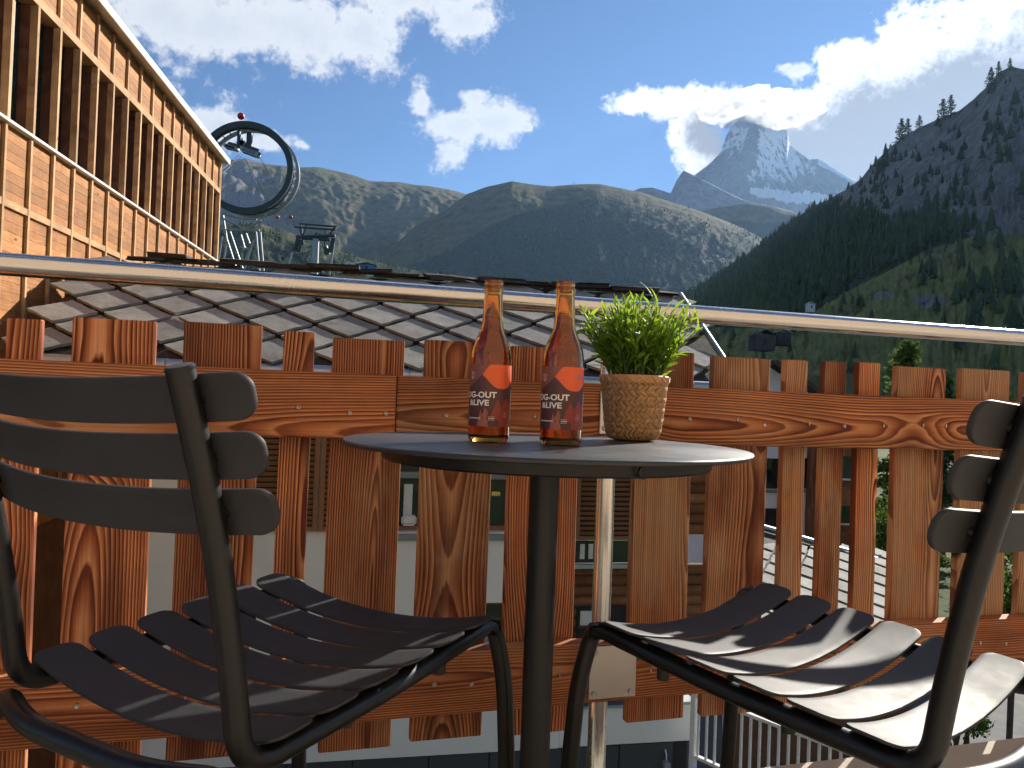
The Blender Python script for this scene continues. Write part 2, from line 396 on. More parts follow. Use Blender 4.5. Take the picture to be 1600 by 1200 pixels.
def foliage(name, a, b, trans=.35, rough=.5):
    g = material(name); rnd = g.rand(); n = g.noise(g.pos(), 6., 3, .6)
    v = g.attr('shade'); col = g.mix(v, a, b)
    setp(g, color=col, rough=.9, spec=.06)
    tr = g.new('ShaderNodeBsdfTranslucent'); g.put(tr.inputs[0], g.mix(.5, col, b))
    mx = g.new('ShaderNodeMixShader'); mx.inputs[0].default_value = trans
    g.L.new(g.bsdf.outputs[0], mx.inputs[1]); g.L.new(tr.outputs[0], mx.inputs[2])
    g.L.new(mx.outputs[0], g.N['Material Output'].inputs[0]); return g.mat
foliage('conifer', (.044, .072, .036), (.11, .155, .055), trans=.12); foliage('larch_needles', (.05, .09, .022), (.13, .18, .045)); foliage('bush_leaves', (.05, .10, .02), (.13, .20, .035))
wood('bark', (.14, .10, .07), (.10, .07, .05), (.05, .035, .025), spacing=.02, knot=0)

# ------------------------------------------------------------------ balcony floor, unseen house wall behind, shaped to bounce light
FA = radians(16.9); FT = Vector((cos(FA), sin(FA), 0)); FN = Vector((sin(FA), -cos(FA), 0)); FO = Vector((0, 1.75, 0))
def fence_s(px, py, d=0.): p = on_plane(px, py, FO + FN * d, FN); return (p - FO).dot(FT), p.z
e0 = FO + FN * .13
q = [e0 - FT * 2.5, e0 + FT * 4.2]
V = [q[0], q[1], q[1] + FN * 3.6, q[0] + FN * 3.6]
bm = bmesh.new(); up = [bm.verts.new((v.x, v.y, 0)) for v in V]; dn = [bm.verts.new((v.x, v.y, -.22)) for v in V]
bm.faces.new(up); bm.faces.new(dn[::-1])
for i in range(4): bm.faces.new((dn[i], dn[(i + 1) % 4], up[(i + 1) % 4], up[i]))
bmesh.ops.recalc_face_normals(bm, faces=bm.faces)
tag(mesh_obj('balcony_floor', bm_mesh(bm), 'floor_concrete'), kind='structure')
bounce_wall = mesh_obj('wall', box_mesh((-4, -.1, -.2), (6, .1, 6)), 'warm_plaster', loc=FO + FN * 2.75, rot=(0, 0, FA)); tag(bounce_wall, kind='structure')  # unseen wall, set close, tall and pale to bounce sun onto the fence

# ------------------------------------------------------------------ fence
fence = thing('balcony_fence', (FO.x, FO.y, 0), 'weathered red-brown wooden balcony fence of upright planks on two beams', 'fence', FA)
planks = [(-210, -120), (-95, -12), (15, 75), (117, 250), (287, 410), (441, 490), (522, 635), (662, 775), (800, 912), (992, 1087), (1107, 1203), (1220, 1263), (1278, 1321), (1335, 1378), (1392, 1478), (1493, 1578), (1589, 1634), (1650, 1735), (1750, 1840)]
SCREW_S = []
ZT, ZB = .81 + .113, .81 - .735
for i, (a, b) in enumerate(planks):
    yt = 498 + (a - 117) * .058
    sd = .011 if a > 420 else -.011
    s0 = fence_s(a, yt, -sd)[0]; s1 = fence_s(b, yt, sd)[0]; w = s1 - s0; c = (s0 + s1) / 2
    ht = ZT - ZB + random.uniform(-.005, .005)
    bm = bmesh.new(); bm_box(bm, (-w / 2, -.011, 0), (w / 2, .011, ht), .002)
    po = mesh_obj('plank', bm_mesh(bm), 'fence_wood', fence, (c, .0, ZB + random.uniform(-.006, .006)), (0, radians(random.uniform(-.35, .35)), 0))
    po.color = (min(1, max(0, .30 + .5 * (a - 500) / 900 + random.uniform(-.25, .25))), 0, 0, 1)
    SCREW_S += [c - w * .25, c + w * .25] if w > .1 else [c]
BEAM_Y = -.011 - .022 - .0015
def beam(z0, z1, s0, s1):
    h = z1 - z0
    bm = bmesh.new(); bm_box(bm, (-h / 2, -.022, 0), (h / 2, .022, s1 - s0), .003)
    bo = mesh_obj('beam', bm_mesh(bm), 'beam_wood', fence, (s0, BEAM_Y, (z0 + z1) / 2), (0, radians(90), 0)); bo.color = (.4, 0, 0, 1)
sj = fence_s(612, 640)[0]
beam(.81 - .098, .81 + .032, -2.4, sj); beam(.81 - .099, .81 + .0315, sj + .002, 4.0)
beam(.81 - .665, .81 - .535, -2.4, fence_s(1480, 1000)[0]); beam(.81 - .666, .81 - .536, fence_s(1480, 1000)[0] + .002, 4.0)
bm = bmesh.new()
r = bmesh.ops.create_cone(bm, cap_ends=True, segments=10, radius1=.0052, radius2=.0046, depth=.003)
top = max(bm.faces, key=lambda f: f.calc_center_median().z)
bmesh.ops.inset_region(bm, faces=[top], thickness=.0022); bmesh.ops.translate(bm, verts=top.verts, vec=(0, 0, -.0022))
screw_me = bm_mesh(bm)
for s in SCREW_S:
    for z in (.81 - .042, .81 - .598):
        mesh_obj('screw', screw_me, 'screw_steel', fence, (s + random.uniform(-.006, .006), BEAM_Y - .022 - .0008, z + random.uniform(-.006, .006)), (radians(90), 0, random.random()))

# ------------------------------------------------------------------ handrail and post
rail = thing('handrail', (FO.x, FO.y, 0), 'polished round stainless steel handrail above the wooden fence with one post', 'handrail', FA)
ps, _ = fence_s(946, 800)
tube('rail', [(-3, .005, .81 + .207), (0, .005, .81 + .207), (4.5, .005, .81 + .207)], .0215, 'stainless', rail, 28)
tube('post', [(ps, .004, -.35), (ps, .004, .3), (ps, .004, .81 + .19)], .0212, 'stainless', rail, 24)
for (x0, x1, y0, y1) in ((922, 988, 611, 677), (906, 974, 998, 1072)):
    a = fence_s(x0, y0); b = fence_s(x1, y1); yb = BEAM_Y - .022
    pl = box('mounting_plate', (a[0], yb - .0055, b[1]), (b[0], yb - .0015, a[1]), 'plate_steel', rail, .0008)
    for xx in (a[0] + .012, b[0] - .012):
        for zz in (b[1] + .013, a[1] - .013):
            mesh_obj('bolt', screw_me, 'screw_steel', pl, (xx, yb - .0062, zz), (radians(90), 0, .3), (1.3, 1.3, 1.5))

# ------------------------------------------------------------------ table
TX, TY, TH = .054, 1.20, .74
table = thing('bistro_table', (TX, TY, 0), 'round black metal bistro table with thin top and central pole', 'table')
mesh_obj('table_top', lathe_mesh([(0, TH - .007), (.2965, TH - .007), (.2995, TH - .0055), (.3, TH - .0025), (.2988, TH - .0006), (.2975, TH), (0, TH)], 128), 'table_top', table)
mesh_obj('under_tray', lathe_mesh([(0, TH - .027), (.2405, TH - .027), (.243, TH - .0245), (.2445, TH - .0072), (0, TH - .0072)], 96), 'table_metal', table)
mesh_obj('pole', lathe_mesh([(0, .012), (.0222, .012), (.0222, TH - .0275), (0, TH - .0275)], 40), 'table_metal', table)
mesh_obj('base_plate', lathe_mesh([(0, .001), (.205, .001), (.21, .004), (.208, .009), (.03, .0125), (0, .0125)], 64), 'table_metal', table)
tube('catch', [(.112, -.2185, TH - .026), (.106, -.2245, TH - .024), (.104, -.228, TH - .018), (.106, -.2265, TH - .012), (.112, -.2215, TH - .0095)], .0018, 'chair_metal', table, 8)

# ------------------------------------------------------------------ chairs
def slat_mesh(L, wd, sag, th=.0045, nx=22, ny=6, corner=.02, rollf=0., dip=0.):
    bm = bmesh.new(); top = []; bot = []
    nc = 7; ends = [corner * (1 - cos(pi / 2 * j / nc)) for j in range(nc)]
    mid = [-L + corner + (2 * L - 2 * corner) * i / 24 for i in range(25)]
    XS = [-L + e_ for e_ in ends] + mid + [L - e_ for e_ in ends[::-1]]; nx = len(XS) - 1
    for x in XS:
        s_ = x / L
        d = L - abs(x); k = 1.
        if d < corner: k = 1 - (corner / (wd / 2)) * (1 - sqrt(max(0, 1 - ((corner - d) / corner) ** 2)))
        ra = []; rb = []
        for j in range(ny + 1):
            y = wd / 2 * k * (-1 + 2 * j / ny); z = sag * (s_ * s_) - rollf * max(0, (j / ny - .3)) ** 2 * .05 + dip * (y / wd * 2) ** 2
            ra.append(bm.verts.new((x, y, z))); rb.append(bm.verts.new((x, y, z - th)))
        top.append(ra); bot.append(rb)
    for i in range(nx):
        for j in range(ny):
            bm.faces.new((top[i][j], top[i + 1][j], top[i + 1][j + 1], top[i][j + 1]))
            bm.faces.new((bot[i][j + 1], bot[i + 1][j + 1], bot[i + 1][j], bot[i][j]))
        bm.faces.new((bot[i][0], bot[i + 1][0], top[i + 1][0], top[i][0])); bm.faces.new((top[i][ny], top[i + 1][ny], bot[i + 1][ny], bot[i][ny]))
    for j in range(ny):
        bm.faces.new((top[0][j], top[0][j + 1], bot[0][j + 1], bot[0][j])); bm.faces.new((bot[nx][j], bot[nx][j + 1], top[nx][j + 1], top[nx][j]))
    bmesh.ops.recalc_face_normals(bm, faces=bm.faces)
    es = [e for e in bm.edges if e.calc_face_angle(0) > radians(50)]
    bmesh.ops.bevel(bm, geom=es, offset=.0012, segments=2, affect='EDGES', profile=.5)
    return bm_mesh(bm, smooth=radians(45))
def build_chair(loc, rotz, label):
    ch = thing('garden_chair', (loc[0], loc[1], 0), label, 'chair', rotz, 'metal slat chairs at the bistro table')
    HW = .208; R = .0138
    for s in (-1, 1):
        path = fillet([(s * HW, -.338, .822), (s * HW, -.290, .665), (s * HW, -.258, .50), (s * HW, -.245, .408), (s * HW, .02, .424), (s * HW, .225, .447)], [.12, .12, .085, .05], 9)
        tube('side_frame', path, R, 'chair_metal', ch, 20)
        mesh_obj('frame_cap', lathe_mesh([(0, -.001), (.0142, -.001), (.0145, .002), (.0128, .0042), (0, .005)], 20), 'chair_metal', ch, (s * HW, -.3383, .8228), rot_to((0, -.29, .957)))
        lp = fillet([(s * HW, .205, .4452), (s * HW, .258, .4515), (s * .222, .276, .36), (s * .232, .300, .008)], [.05, .05], 9)
        tube('leg', lp, R * .98, 'chair_metal', ch, 20)
        mesh_obj('foot', lathe_mesh([(0, 0), (.014, 0), (.0155, .004), (.0155, .02), (.0138, .022), (0, .022)], 16), 'rubber', ch, (s * .232, .3, 0))
        for yy in (-.07, .13): mesh_obj('bumper', lathe_mesh([(0, -.03), (.0085, -.03), (.0095, -.027), (.0095, 0), (0, 0)], 14), 'rubber', ch, (s * (HW - .012), yy, .424 + .08 * (yy > 0) * .1))
    arch = fillet([(-.245, -.345, .008), (-.232, -.292, .34), (-.212, -.256, .403), (-.11, -.290, .398), (.11, -.290, .398), (.212, -.256, .403), (.232, -.292, .34), (.245, -.345, .008)], [.06, .05, .12, .12, .05, .06], 9)
    tube('rear_leg_frame', arch, R, 'chair_metal', ch, 20)
    for s in (-1, 1): mesh_obj('foot', lathe_mesh([(0, 0), (.014, 0), (.0155, .004), (.0155, .02), (.0138, .022), (0, .022)], 16), 'rubber', ch, (s * .245, -.345, 0))
    n = 6; sm = slat_mesh(.232, .0665, .034, nx=44)
    for k in range(n):
        y = -.185 + k * .0765; z = .4195 + (y + .245) * .078
        mesh_obj('seat_slat', sm, 'slat_metal', ch, (0, y, z + .010 - .034 * .80), (radians(4.4), 0, 0))
    fr = slat_mesh(.225, .028, .031, nx=44, rollf=.8, corner=.01)
    mesh_obj('front_slat', fr, 'slat_metal', ch, (0, .2475, .455 + .002 - .034 * .78), (radians(-14), 0, 0))
    bs = slat_mesh(.262, .0485, .044, nx=44, th=.007, corner=.017, dip=-.003)
    for k, (yc, zc) in enumerate(((-.3285, .790), (-.311, .733), (-.2935, .676))):
        # local x stays, slat normal faces the sitter; the middle of the slat bows backwards between the posts
        lean = radians((17, 16.5, 16)[k])
        rot = (Matrix.Rotation(radians(90) + lean, 3, 'X') @ Matrix.Rotation(pi, 3, 'Y')).to_euler()
        mesh_obj('back_slat', bs, 'slat_metal', ch, (0, yc - .006, zc), rot)
        for s in (-1, 1):
            mesh_obj('bushing', lathe_mesh([(0, -.006), (.0062, -.006), (.0062, .006), (0, .006)], 14), 'chair_metal', ch, (s * HW, yc + .012 - .0, zc + .004), (radians(-90) + lean, 0, 0))
    return ch
build_chair((-.325, 1.152), -radians(30), 'black metal slat chair whose backrest slats stand before the louvred chalet shutters')
build_chair((.470, 1.206), radians(41.2), 'black metal slat chair with sun on its seat slats beside the basket plant')

# ------------------------------------------------------------------ bottles
def amber():
    g = material('amber_glass'); setp(g, color=(.86, .47, .13), rough=.015, trans=1., ior=1.5)
    g = material('beer'); setp(g, color=(.76, .33, .07), rough=0., trans=1., ior=1.33)
    for nm, c, r in (('label_maroon', (.085, .027, .025), .45), ('label_brown', (.22, .072, .05), .45), ('label_orange', (.80, .115, .025), .45), ('label_red', (.26, .038, .025), .45),
                     ('label_salmon', (.34, .11, .078), .45), ('label_white', (.82, .78, .74), .5), ('label_grey', (.30, .24, .22), .5), ('label_cream', (.75, .62, .55), .5)):
        plain(nm, c, r, vary=.06, scale=120)
amber()
BR = .0305
OUT = [(0, .004), (.018, .0035), (.0225, 0), (.0268, .0005), (.0298, .004), (BR, .009), (BR, .118), (.0302, .126), (.0285, .137), (.0245, .149), (.0195, .160), (.0165, .169), (.0150, .180), (.0142, .197), (.0134, .217),
       (.0132, .2205), (.0146, .2225), (.0148, .2265), (.0136, .2290), (.0134, .2315), (.0139, .2335), (.0139, .2365), (.0128, .2380)]
INN = [(.0100, .2380), (.0094, .2360), (.0094, .217), (.0110, .197), (.0120, .180), (.0135, .169), (.0166, .160), (.0216, .149), (.0256, .137), (.0274, .126), (.0278, .118), (.0278, .011), (.024, .007), (.012, .009), (0, .0095)]
def patch(name, R, pts, mat, parent, n=2):     # pts: (theta, z_low, z_high) strip on the bottle wall
    bm = bmesh.new(); prev = None; T = []
    for i in range(len(pts) - 1):
        (t0, a0, b0), (t1, a1, b1) = pts[i], pts[i + 1]; k = max(1, int(abs(t1 - t0) / .06))
        for j in range(k): f = j / k; T.append((t0 + (t1 - t0) * f, a0 + (a1 - a0) * f, b0 + (b1 - b0) * f))
    T.append(pts[-1])
    for t, a, b in T:
        cur = (bm.verts.new((R * sin(t), -R * cos(t), a)), bm.verts.new((R * sin(t), -R * cos(t), b)))
        if prev: bm.faces.new((prev[0], cur[0], cur[1], prev[1]))
        prev = cur
    return mesh_obj(name, bm_mesh(bm, smooth='all'), mat, parent)
def text_mesh(txt, width, height, bold=.03):
    cu = bpy.data.curves.new('txt', 'FONT'); cu.body = txt; cu.size = 1; cu.offset = bold; cu.resolution_u = 3; cu.fill_mode = 'FRONT'
    o = bpy.data.objects.new('txt', cu); link(o); bpy.context.view_layer.update()
    me = bpy.data.meshes.new_from_object(o.evaluated_get(bpy.context.evaluated_depsgraph_get()))
    bpy.data.objects.remove(o); co = np.empty(len(me.vertices) * 3); me.vertices.foreach_get('co', co); co = co.reshape(-1, 3)
    lo, hi = co.min(0), co.max(0)
    co[:, 0] = (co[:, 0] - lo[0]) / (hi[0] - lo[0]) * width; co[:, 1] = (co[:, 1] - lo[1]) / (hi[1] - lo[1]) * height
    return me, co
def wrap_text(txt, th0, z0, width, height, R, mat, parent, name='lettering', bold=.03, vertical=False):
    me, co = text_mesh(txt, width, height, bold)
    if vertical: x = -co[:, 1]; z = co[:, 0]
    else: x = co[:, 0]; z = co[:, 1]
    t = th0 + x / R
    P = np.stack([R * np.sin(t), -R * np.cos(t), z0 + z], 1)
    me.vertices.foreach_set('co', P.astype(np.float32).ravel()); me.update(); me.materials.clear()
    return mesh_obj(name, me, mat, parent)
def build_bottle(loc, rz, label):
    b = thing('beer_bottle', (loc[0], loc[1], TH + .0003), label, 'bottle', rz, 'open beer bottles on the bistro table')
    mesh_obj('glass', lathe_mesh(OUT + INN, 64), 'amber_glass', b)
    liq = [(0, .0099), (.012, .0094), (.024, .0074)] + [(r - .0003, z) for r, z in INN[::-1][3:] if z < .183] + [(.0116, .184), (0, .184)]
    mesh_obj('beer', lathe_mesh(liq, 64), 'beer', b)
    R = BR + .00012; lab = None
    def cy(y): return .113 - (y - 105) * .000113
    def th(x): return math.asin(max(-1, min(1, (x - 342) / 262)))
    z0, z1 = cy(900), cy(105)
    lab = patch('paper_label', R, [(-2.6, z0, z1), (2.4, z0, z1)], 'label_maroon', b); lab['label'] = 'maroon and orange paper label with white lettering'
    def art(name, pts, mat, k): return patch(name, R + .00012 * k, [(t, cy(lo), cy(hi)) for t, lo, hi in pts], mat, lab)
    # left upper field, the low sun disc, rock shards
    art('label_field', [(-2.6, 400, 106), (-1.2, 398, 106), (th(160), 330, 106), (th(238), 236, 106), (th(290), 162, 106), (th(340), 110, 106)], 'label_brown', 1)
    art('label_sun', [(th(240), 237, 235), (th(290), 285, 164), (th(340), 342, 108), (th(385), 385, 107), (th(430), 408, 107), (th(500), 416, 107), (th(545), 402, 107), (1.0, 380, 107), (1.35, 330, 107), (1.7, 300, 107), (2.4, 280, 107)], 'label_orange', 1)
    art('label_rock', [(th(360), 800, 760), (th(400), 802, 640), (th(440), 805, 545), (th(470), 850, 610), (th(500), 880, 720)], 'label_red', 1)
    art('label_rock', [(th(195), 899, 880), (th(215), 899, 760), (th(232), 899, 690), (th(262), 899, 820), (th(283), 899, 640), (th(305), 899, 780), (th(330), 899, 870)], 'label_salmon', 1)
    art('label_rock', [(th(455), 899, 860), (th(490), 899, 640), (th(530), 899, 540), (th(570), 899, 610), (1.15, 899, 560), (1.5, 899, 700)], 'label_salmon', 2).data.materials[0] = MATS['label_red']
    art('label_rock', [(th(505), 780, 740), (th(530), 790, 690), (th(555), 780, 720)], 'label_salmon', 3)
    for xx, y0, y1, w in ((268, 690, 795, 6), (292, 660, 770, 5), (250, 720, 790, 5), (305, 700, 800, 4)):
        art('label_blade', [(th(xx - w), y1, y1 - 4), (th(xx), y1, y0 + 30), (th(xx + w + 14), y0 + 34, y0)], 'label_salmon', 3)
    # emblem: a ring with a cross and an arched line of marks
    bmr = bmesh.new()
    def dot(x, y, t, r_): return bmr.verts.new(((R + .0005) * sin(t + x / R), -(R + .0005) * cos(t + x / R), y))
    tc, zc = th(125), cy(255)
    for (r0, r1, a0, a1) in ((.0037, .0042, 200, 340), (.0024, .0028, 0, 360), (.0049, .0062, 35, 145)):
        pv = None; ns = 28
        for k in range(ns + 1):
            a = radians(a0 + (a1 - a0) * k / ns); kk = 1.35 if a1 == 360 else 1
            cur = (dot(r0 * cos(a), zc + r0 * kk * sin(a), tc, 0), dot(r1 * cos(a), zc + r1 * kk * sin(a), tc, 0))
            if pv and not (r0 == .0049 and k % 3 == 0): bmr.faces.new((pv[0], cur[0], cur[1], pv[1]))
            pv = cur
    for sgn in (-1, 1):
        vs_ = [dot(x * sgn, zc + y, tc, 0) for x, y in ((-.0013, -.0022), (-.0008, -.0022), (.0013, .0022), (.0008, .0022))]
        bmr.faces.new(vs_)
    mesh_obj('emblem', bm_mesh(bmr), 'label_cream', lab)
    bmr = bmesh.new(); tc, zc = th(540), cy(222); pv = None
    for r0, r1 in ((.0030, .0036), (.0012, .0022)):
        pv = None
        for k in range(25):
            a = 2 * pi * k / 24; cur = (dot(r0 * cos(a), zc + r0 * 1.2 * sin(a), tc, 0), dot(r1 * cos(a), zc + r1 * 1.2 * sin(a), tc, 0))
            if pv: bmr.faces.new((pv[0], cur[0], cur[1], pv[1]))
            pv = cur
    mesh_obj('seal', bm_mesh(bmr), 'label_grey', lab)
    Rt = R + .00055
    wrap_text('LOG-OUT', th(424) - .0585 / Rt, cy(535), .0585, .0090, Rt, 'label_white', lab)
    wrap_text('&LIVE', th(104), cy(635), .0346, .0086, Rt, 'label_white', lab)
    # fine print too small to read: rows of tiny marks
    bmr = bmesh.new(); rr = random.Random(5)
    def mark(t0, t1, za, zb): bmr.faces.new([bmr.verts.new((Rt * sin(t), -Rt * cos(t), z)) for t, z in ((t0, za), (t1, za), (t1, zb), (t0, zb))])
    t = th(95)
    while t < th(400):
        w = rr.uniform(.015, .03)
        if not (th(235) < t < th(322)): mark(t, t + w, cy(803), cy(788))
        t += w + .012
    for yy in (772, 818): mark(th(90), th(235), cy(yy + 2), cy(yy - 1)); mark(th(325), th(402), cy(yy + 2), cy(yy - 1))
    for k in range(22):
        y = 420 + k * 18 + rr.uniform(0, 3); w = rr.uniform(9, 15)
        mark(1.28, 1.28 + rr.uniform(.10, .16), cy(y + w), cy(y))
    mesh_obj('fine_print', bm_mesh(bmr), 'label_white', lab)
    return b
build_bottle((-.032, 1.180), .03, 'amber beer bottle with orange label, the one farther from the basket plant')
build_bottle((.0735, 1.165), -.03, 'amber beer bottle with orange label standing between the other bottle and basket plant')

# ------------------------------------------------------------------ potted plant
plain('basket_strip', (.42, .24, .105), .55, vary=.5, scale=140); plain('basket_liner', (.10, .05, .02), .8); plain('basket_rim', (.48, .25, .11), .6, vary=.25, scale=40); plain('basket_lace', (.60, .36, .19), .55)
plain('potting_soil', (.03, .022, .015), .95)
PX, PY = .2085, 1.362
plant = thing('potted_plant', (PX, PY, TH + .0004), 'bright green bushy plant in a woven bamboo basket pot', 'plant')
def pot_r(z): return .034 + .0095 * min(1, z / .014) ** .6 + .013 * (z / .11) ** .8
mesh_obj('pot_liner', lathe_mesh([(0, .001)] + [(pot_r(z) - .0022, max(z, .001)) for z in np.linspace(0, .108, 14)] + [(.050, .108), (.048, .085), (0, .085)], 48), 'basket_liner', plant)
def weave():
    V = []; T = []; rows = 11; cols = 36; h = .098 / rows
    for j in range(rows):
        sl = 1 if j % 2 else -1
        for i in range(cols):
            da = 2 * pi / cols; a0 = (i + .5 * (j % 2) * 0) * da; jit = random.uniform(-.04, .04)
            b = len(V)
            for (fa, fz, lift) in ((-.46, -.62, 0), (.46, -.62, 0), (.46, .62, 0), (-.46, .62, 0), (0, -.45, 1), (0, .45, 1)):
                zz = .003 + (j + .5 + fz) * h; a = a0 + (fa + jit + sl * fz * .85) * da
                r_ = pot_r(max(.0005, zz)) - .0016 + lift * .0026 + random.uniform(-.0003, .0003) + (.0008 if (i + j) % 2 else 0)
                V.append((r_ * sin(a), -r_ * cos(a), max(.0005, zz)))
            for f in ((0, 1, 4), (1, 2, 5), (1, 5, 4), (2, 3, 5), (3, 0, 4), (3, 4, 5)): T.append([b + k for k in f])
    return quick_mesh(V, T)
tag(mesh_obj('weave', weave(), 'basket_strip', plant), kind='stuff')
mesh_obj('rim', lathe_mesh([(pot_r(.1) - .001, .098), (.0572, .0975), (.0582, .102), (.0578, .109), (.0560, .1108), (.0525, .1095), (.052, .098)], 64, True), 'basket_rim', plant)
zz_ = []
for k in range(37):
    a = 2 * pi * k / 36; z = .0995 if k % 2 else .1085; zz_.append((.0588 * sin(a), -.0588 * cos(a), z))
tube('rim_lacing', zz_, .0011, 'basket_lace', plant, 6)
mesh_obj('soil', lathe_mesh([(0, .092), (.048, .090), (.048, .0855), (0, .0855)], 24), 'potting_soil', plant)
def leaf_green():
    g = material('leaf_green'); v = g.attr('shade'); rnd = g.rand()
    col = g.mix(g.m('FRACT', g.add(v, g.mul(rnd, .7))), (.035, .10, .015), (.19, .36, .038))
    setp(g, color=col, rough=.5, spec=.35)
    tr = g.new('ShaderNodeBsdfTranslucent'); g.put(tr.inputs[0], g.mix(.6, col, (.50, .68, .04)))
    mx = g.new('ShaderNodeMixShader'); mx.inputs[0].default_value = .45
    g.L.new(g.bsdf.outputs[0], mx.inputs[1]); g.L.new(tr.outputs[0], mx.inputs[2]); g.L.new(mx.outputs[0], g.N['Material Output'].inputs[0])
leaf_green(); plain('stem_green', (.04, .10, .02), .5)
def leaf_geo(L, w, bend):         # lance leaf along +Y, folded along its midrib
    V = []; T = []; n = 6
    for i in range(n + 1):
        t = i / n; y = L * t; ww = w * (math.sin(pi * min(1, t * .92 + .06)) ** .8) * (1 if t < 1 else 0); z = -bend * L * t * t
        V += [(-ww, y, z + ww * .35), (0, y, z), (ww, y, z + ww * .35)]
    for i in range(n):
        a = i * 3; T += [(a, a + 1, a + 4), (a, a + 4, a + 3), (a + 1, a + 2, a + 5), (a + 1, a + 5, a + 4)]
    return np.array(V), np.array(T)
LEAVES = [leaf_geo(*p) for p in ((.028, .0024, .15), (.034, .0028, .35), (.024, .0028, .05), (.038, .0024, .5), (.030, .0034, .25))]
LEAF_ME = []
for V_, T_ in LEAVES:
    me = quick_mesh(V_, T_, smooth=True); at_ = me.attributes.new('shade', 'FLOAT', 'POINT'); at_.data.foreach_set('value', np.full(len(V_), .2, np.float32)); me.materials.append(MATS['leaf_green']); LEAF_ME.append(me)
leafs = []; stems = []
rp = random.Random(11)
for k in range(175):
    a = rp.uniform(0, 2 * pi); rr0 = .042 * sqrt(rp.random()); out = rr0 / .042
    ln = rp.uniform(.095, .165) * (1 - .22 * out) ; lean = out * rp.uniform(.15, .55) + rp.uniform(0, .12)
    p0 = Vector((rr0 * cos(a), rr0 * sin(a), .088)); a2 = a + rp.uniform(-.5, .5)
    dirh = Vector((cos(a2), sin(a2), 0)); pts = []
    for j in range(6):
        t = j / 5; pts.append(p0 + dirh * (lean * ln * t ** 1.5) + Vector((0, 0, ln * t * (1 - .12 * lean * t))))
    stems.append(pts)
    for j in range(rp.randint(9, 13)):
        t = .25 + .75 * (j + rp.random()) / 11.5; t = min(t, 1); i = min(4, int(t * 5)); p = pts[i].lerp(pts[i + 1], t * 5 - i)
        az = rp.uniform(0, 2 * pi); el = rp.uniform(.55, 1.25) if t < .95 else rp.uniform(1.0, 1.5)
        d = Vector((cos(az) * cos(el), sin(az) * cos(el), sin(el))) + dirh * lean * .5; d.normalize()
        q_ = d.to_track_quat('Y', 'Z') @ Euler((0, rp.uniform(-.8, .8), 0)).to_quaternion()
        leafs.append((p, q_, rp.randrange(5), rp.uniform(.7, 1.1)))
leafs.sort(key=lambda l: (l[0].y - l[0].z * 1.2))      # outer / camera-side and top leaves show largest
for p, q_, k, sc in leafs[:290]:
    o = mesh_obj('leaf', LEAF_ME[k], None, plant, p, (0, 0, 0), (sc, sc, sc)); o.rotation_mode = 'QUATERNION'; o.rotation_quaternion = q_
VV = []; TT = []; SH = []; off = 0
for p, q_, k, sc in leafs[290:]:
    R3 = np.array(q_.to_matrix()); V_, T_ = LEAVES[k]
    VV.append(V_ @ R3.T * sc + np.array(p)); TT.append(T_ + off); off += len(V_); SH.append(np.full(len(V_), rp.random()))
me = quick_mesh(np.concatenate(VV), np.concatenate(TT), smooth=True); a_ = me.attributes.new('shade', 'FLOAT', 'POINT'); a_.data.foreach_set('value', np.concatenate(SH).astype(np.float32))
tag(mesh_obj('foliage', me, 'leaf_green', plant), kind='stuff')
tag(tubes('stems', stems, .0009, 'stem_green', plant, 5), kind='stuff')

# ------------------------------------------------------------------ slate roofs
def slate_variants(hw, hv, th, n=5, seed=1):
    out = []; rr = random.Random(seed)
    for k in range(n):
        bm = bmesh.new(); P = []
        C4 = [(0, -hv), (hw, 0), (0, hv), (-hw, 0)]
        for i in range(4):
            a, b = Vector(C4[i]), Vector(C4[(i + 1) % 4]); nrm = Vector((b.y - a.y, a.x - b.x)).normalized()
            for j in range(6): t = j / 6; P.append(a.lerp(b, t) + nrm * rr.uniform(-.03, .018) * hw * (0.4 if j == 0 else 1))
        top = [bm.verts.new((p.x, p.y, th + rr.uniform(-.0015, .0015))) for p in P]; bot = [bm.verts.new((p.x * .97, p.y * .97, 0)) for p in P]
        ct = bm.verts.new((0, 0, th))
        N_ = len(P)
        for i in range(N_):
            j = (i + 1) % N_; bm.faces.new((top[i], top[j], ct)); bm.faces.new((bot[i], bot[j], top[j], top[i]))
        bm.faces.new(bot[::-1]); bmesh.ops.recalc_face_normals(bm, faces=bm.faces)
        me = bm_mesh(bm); me.materials.append(MATS['slate']); out.append(me)
    return out
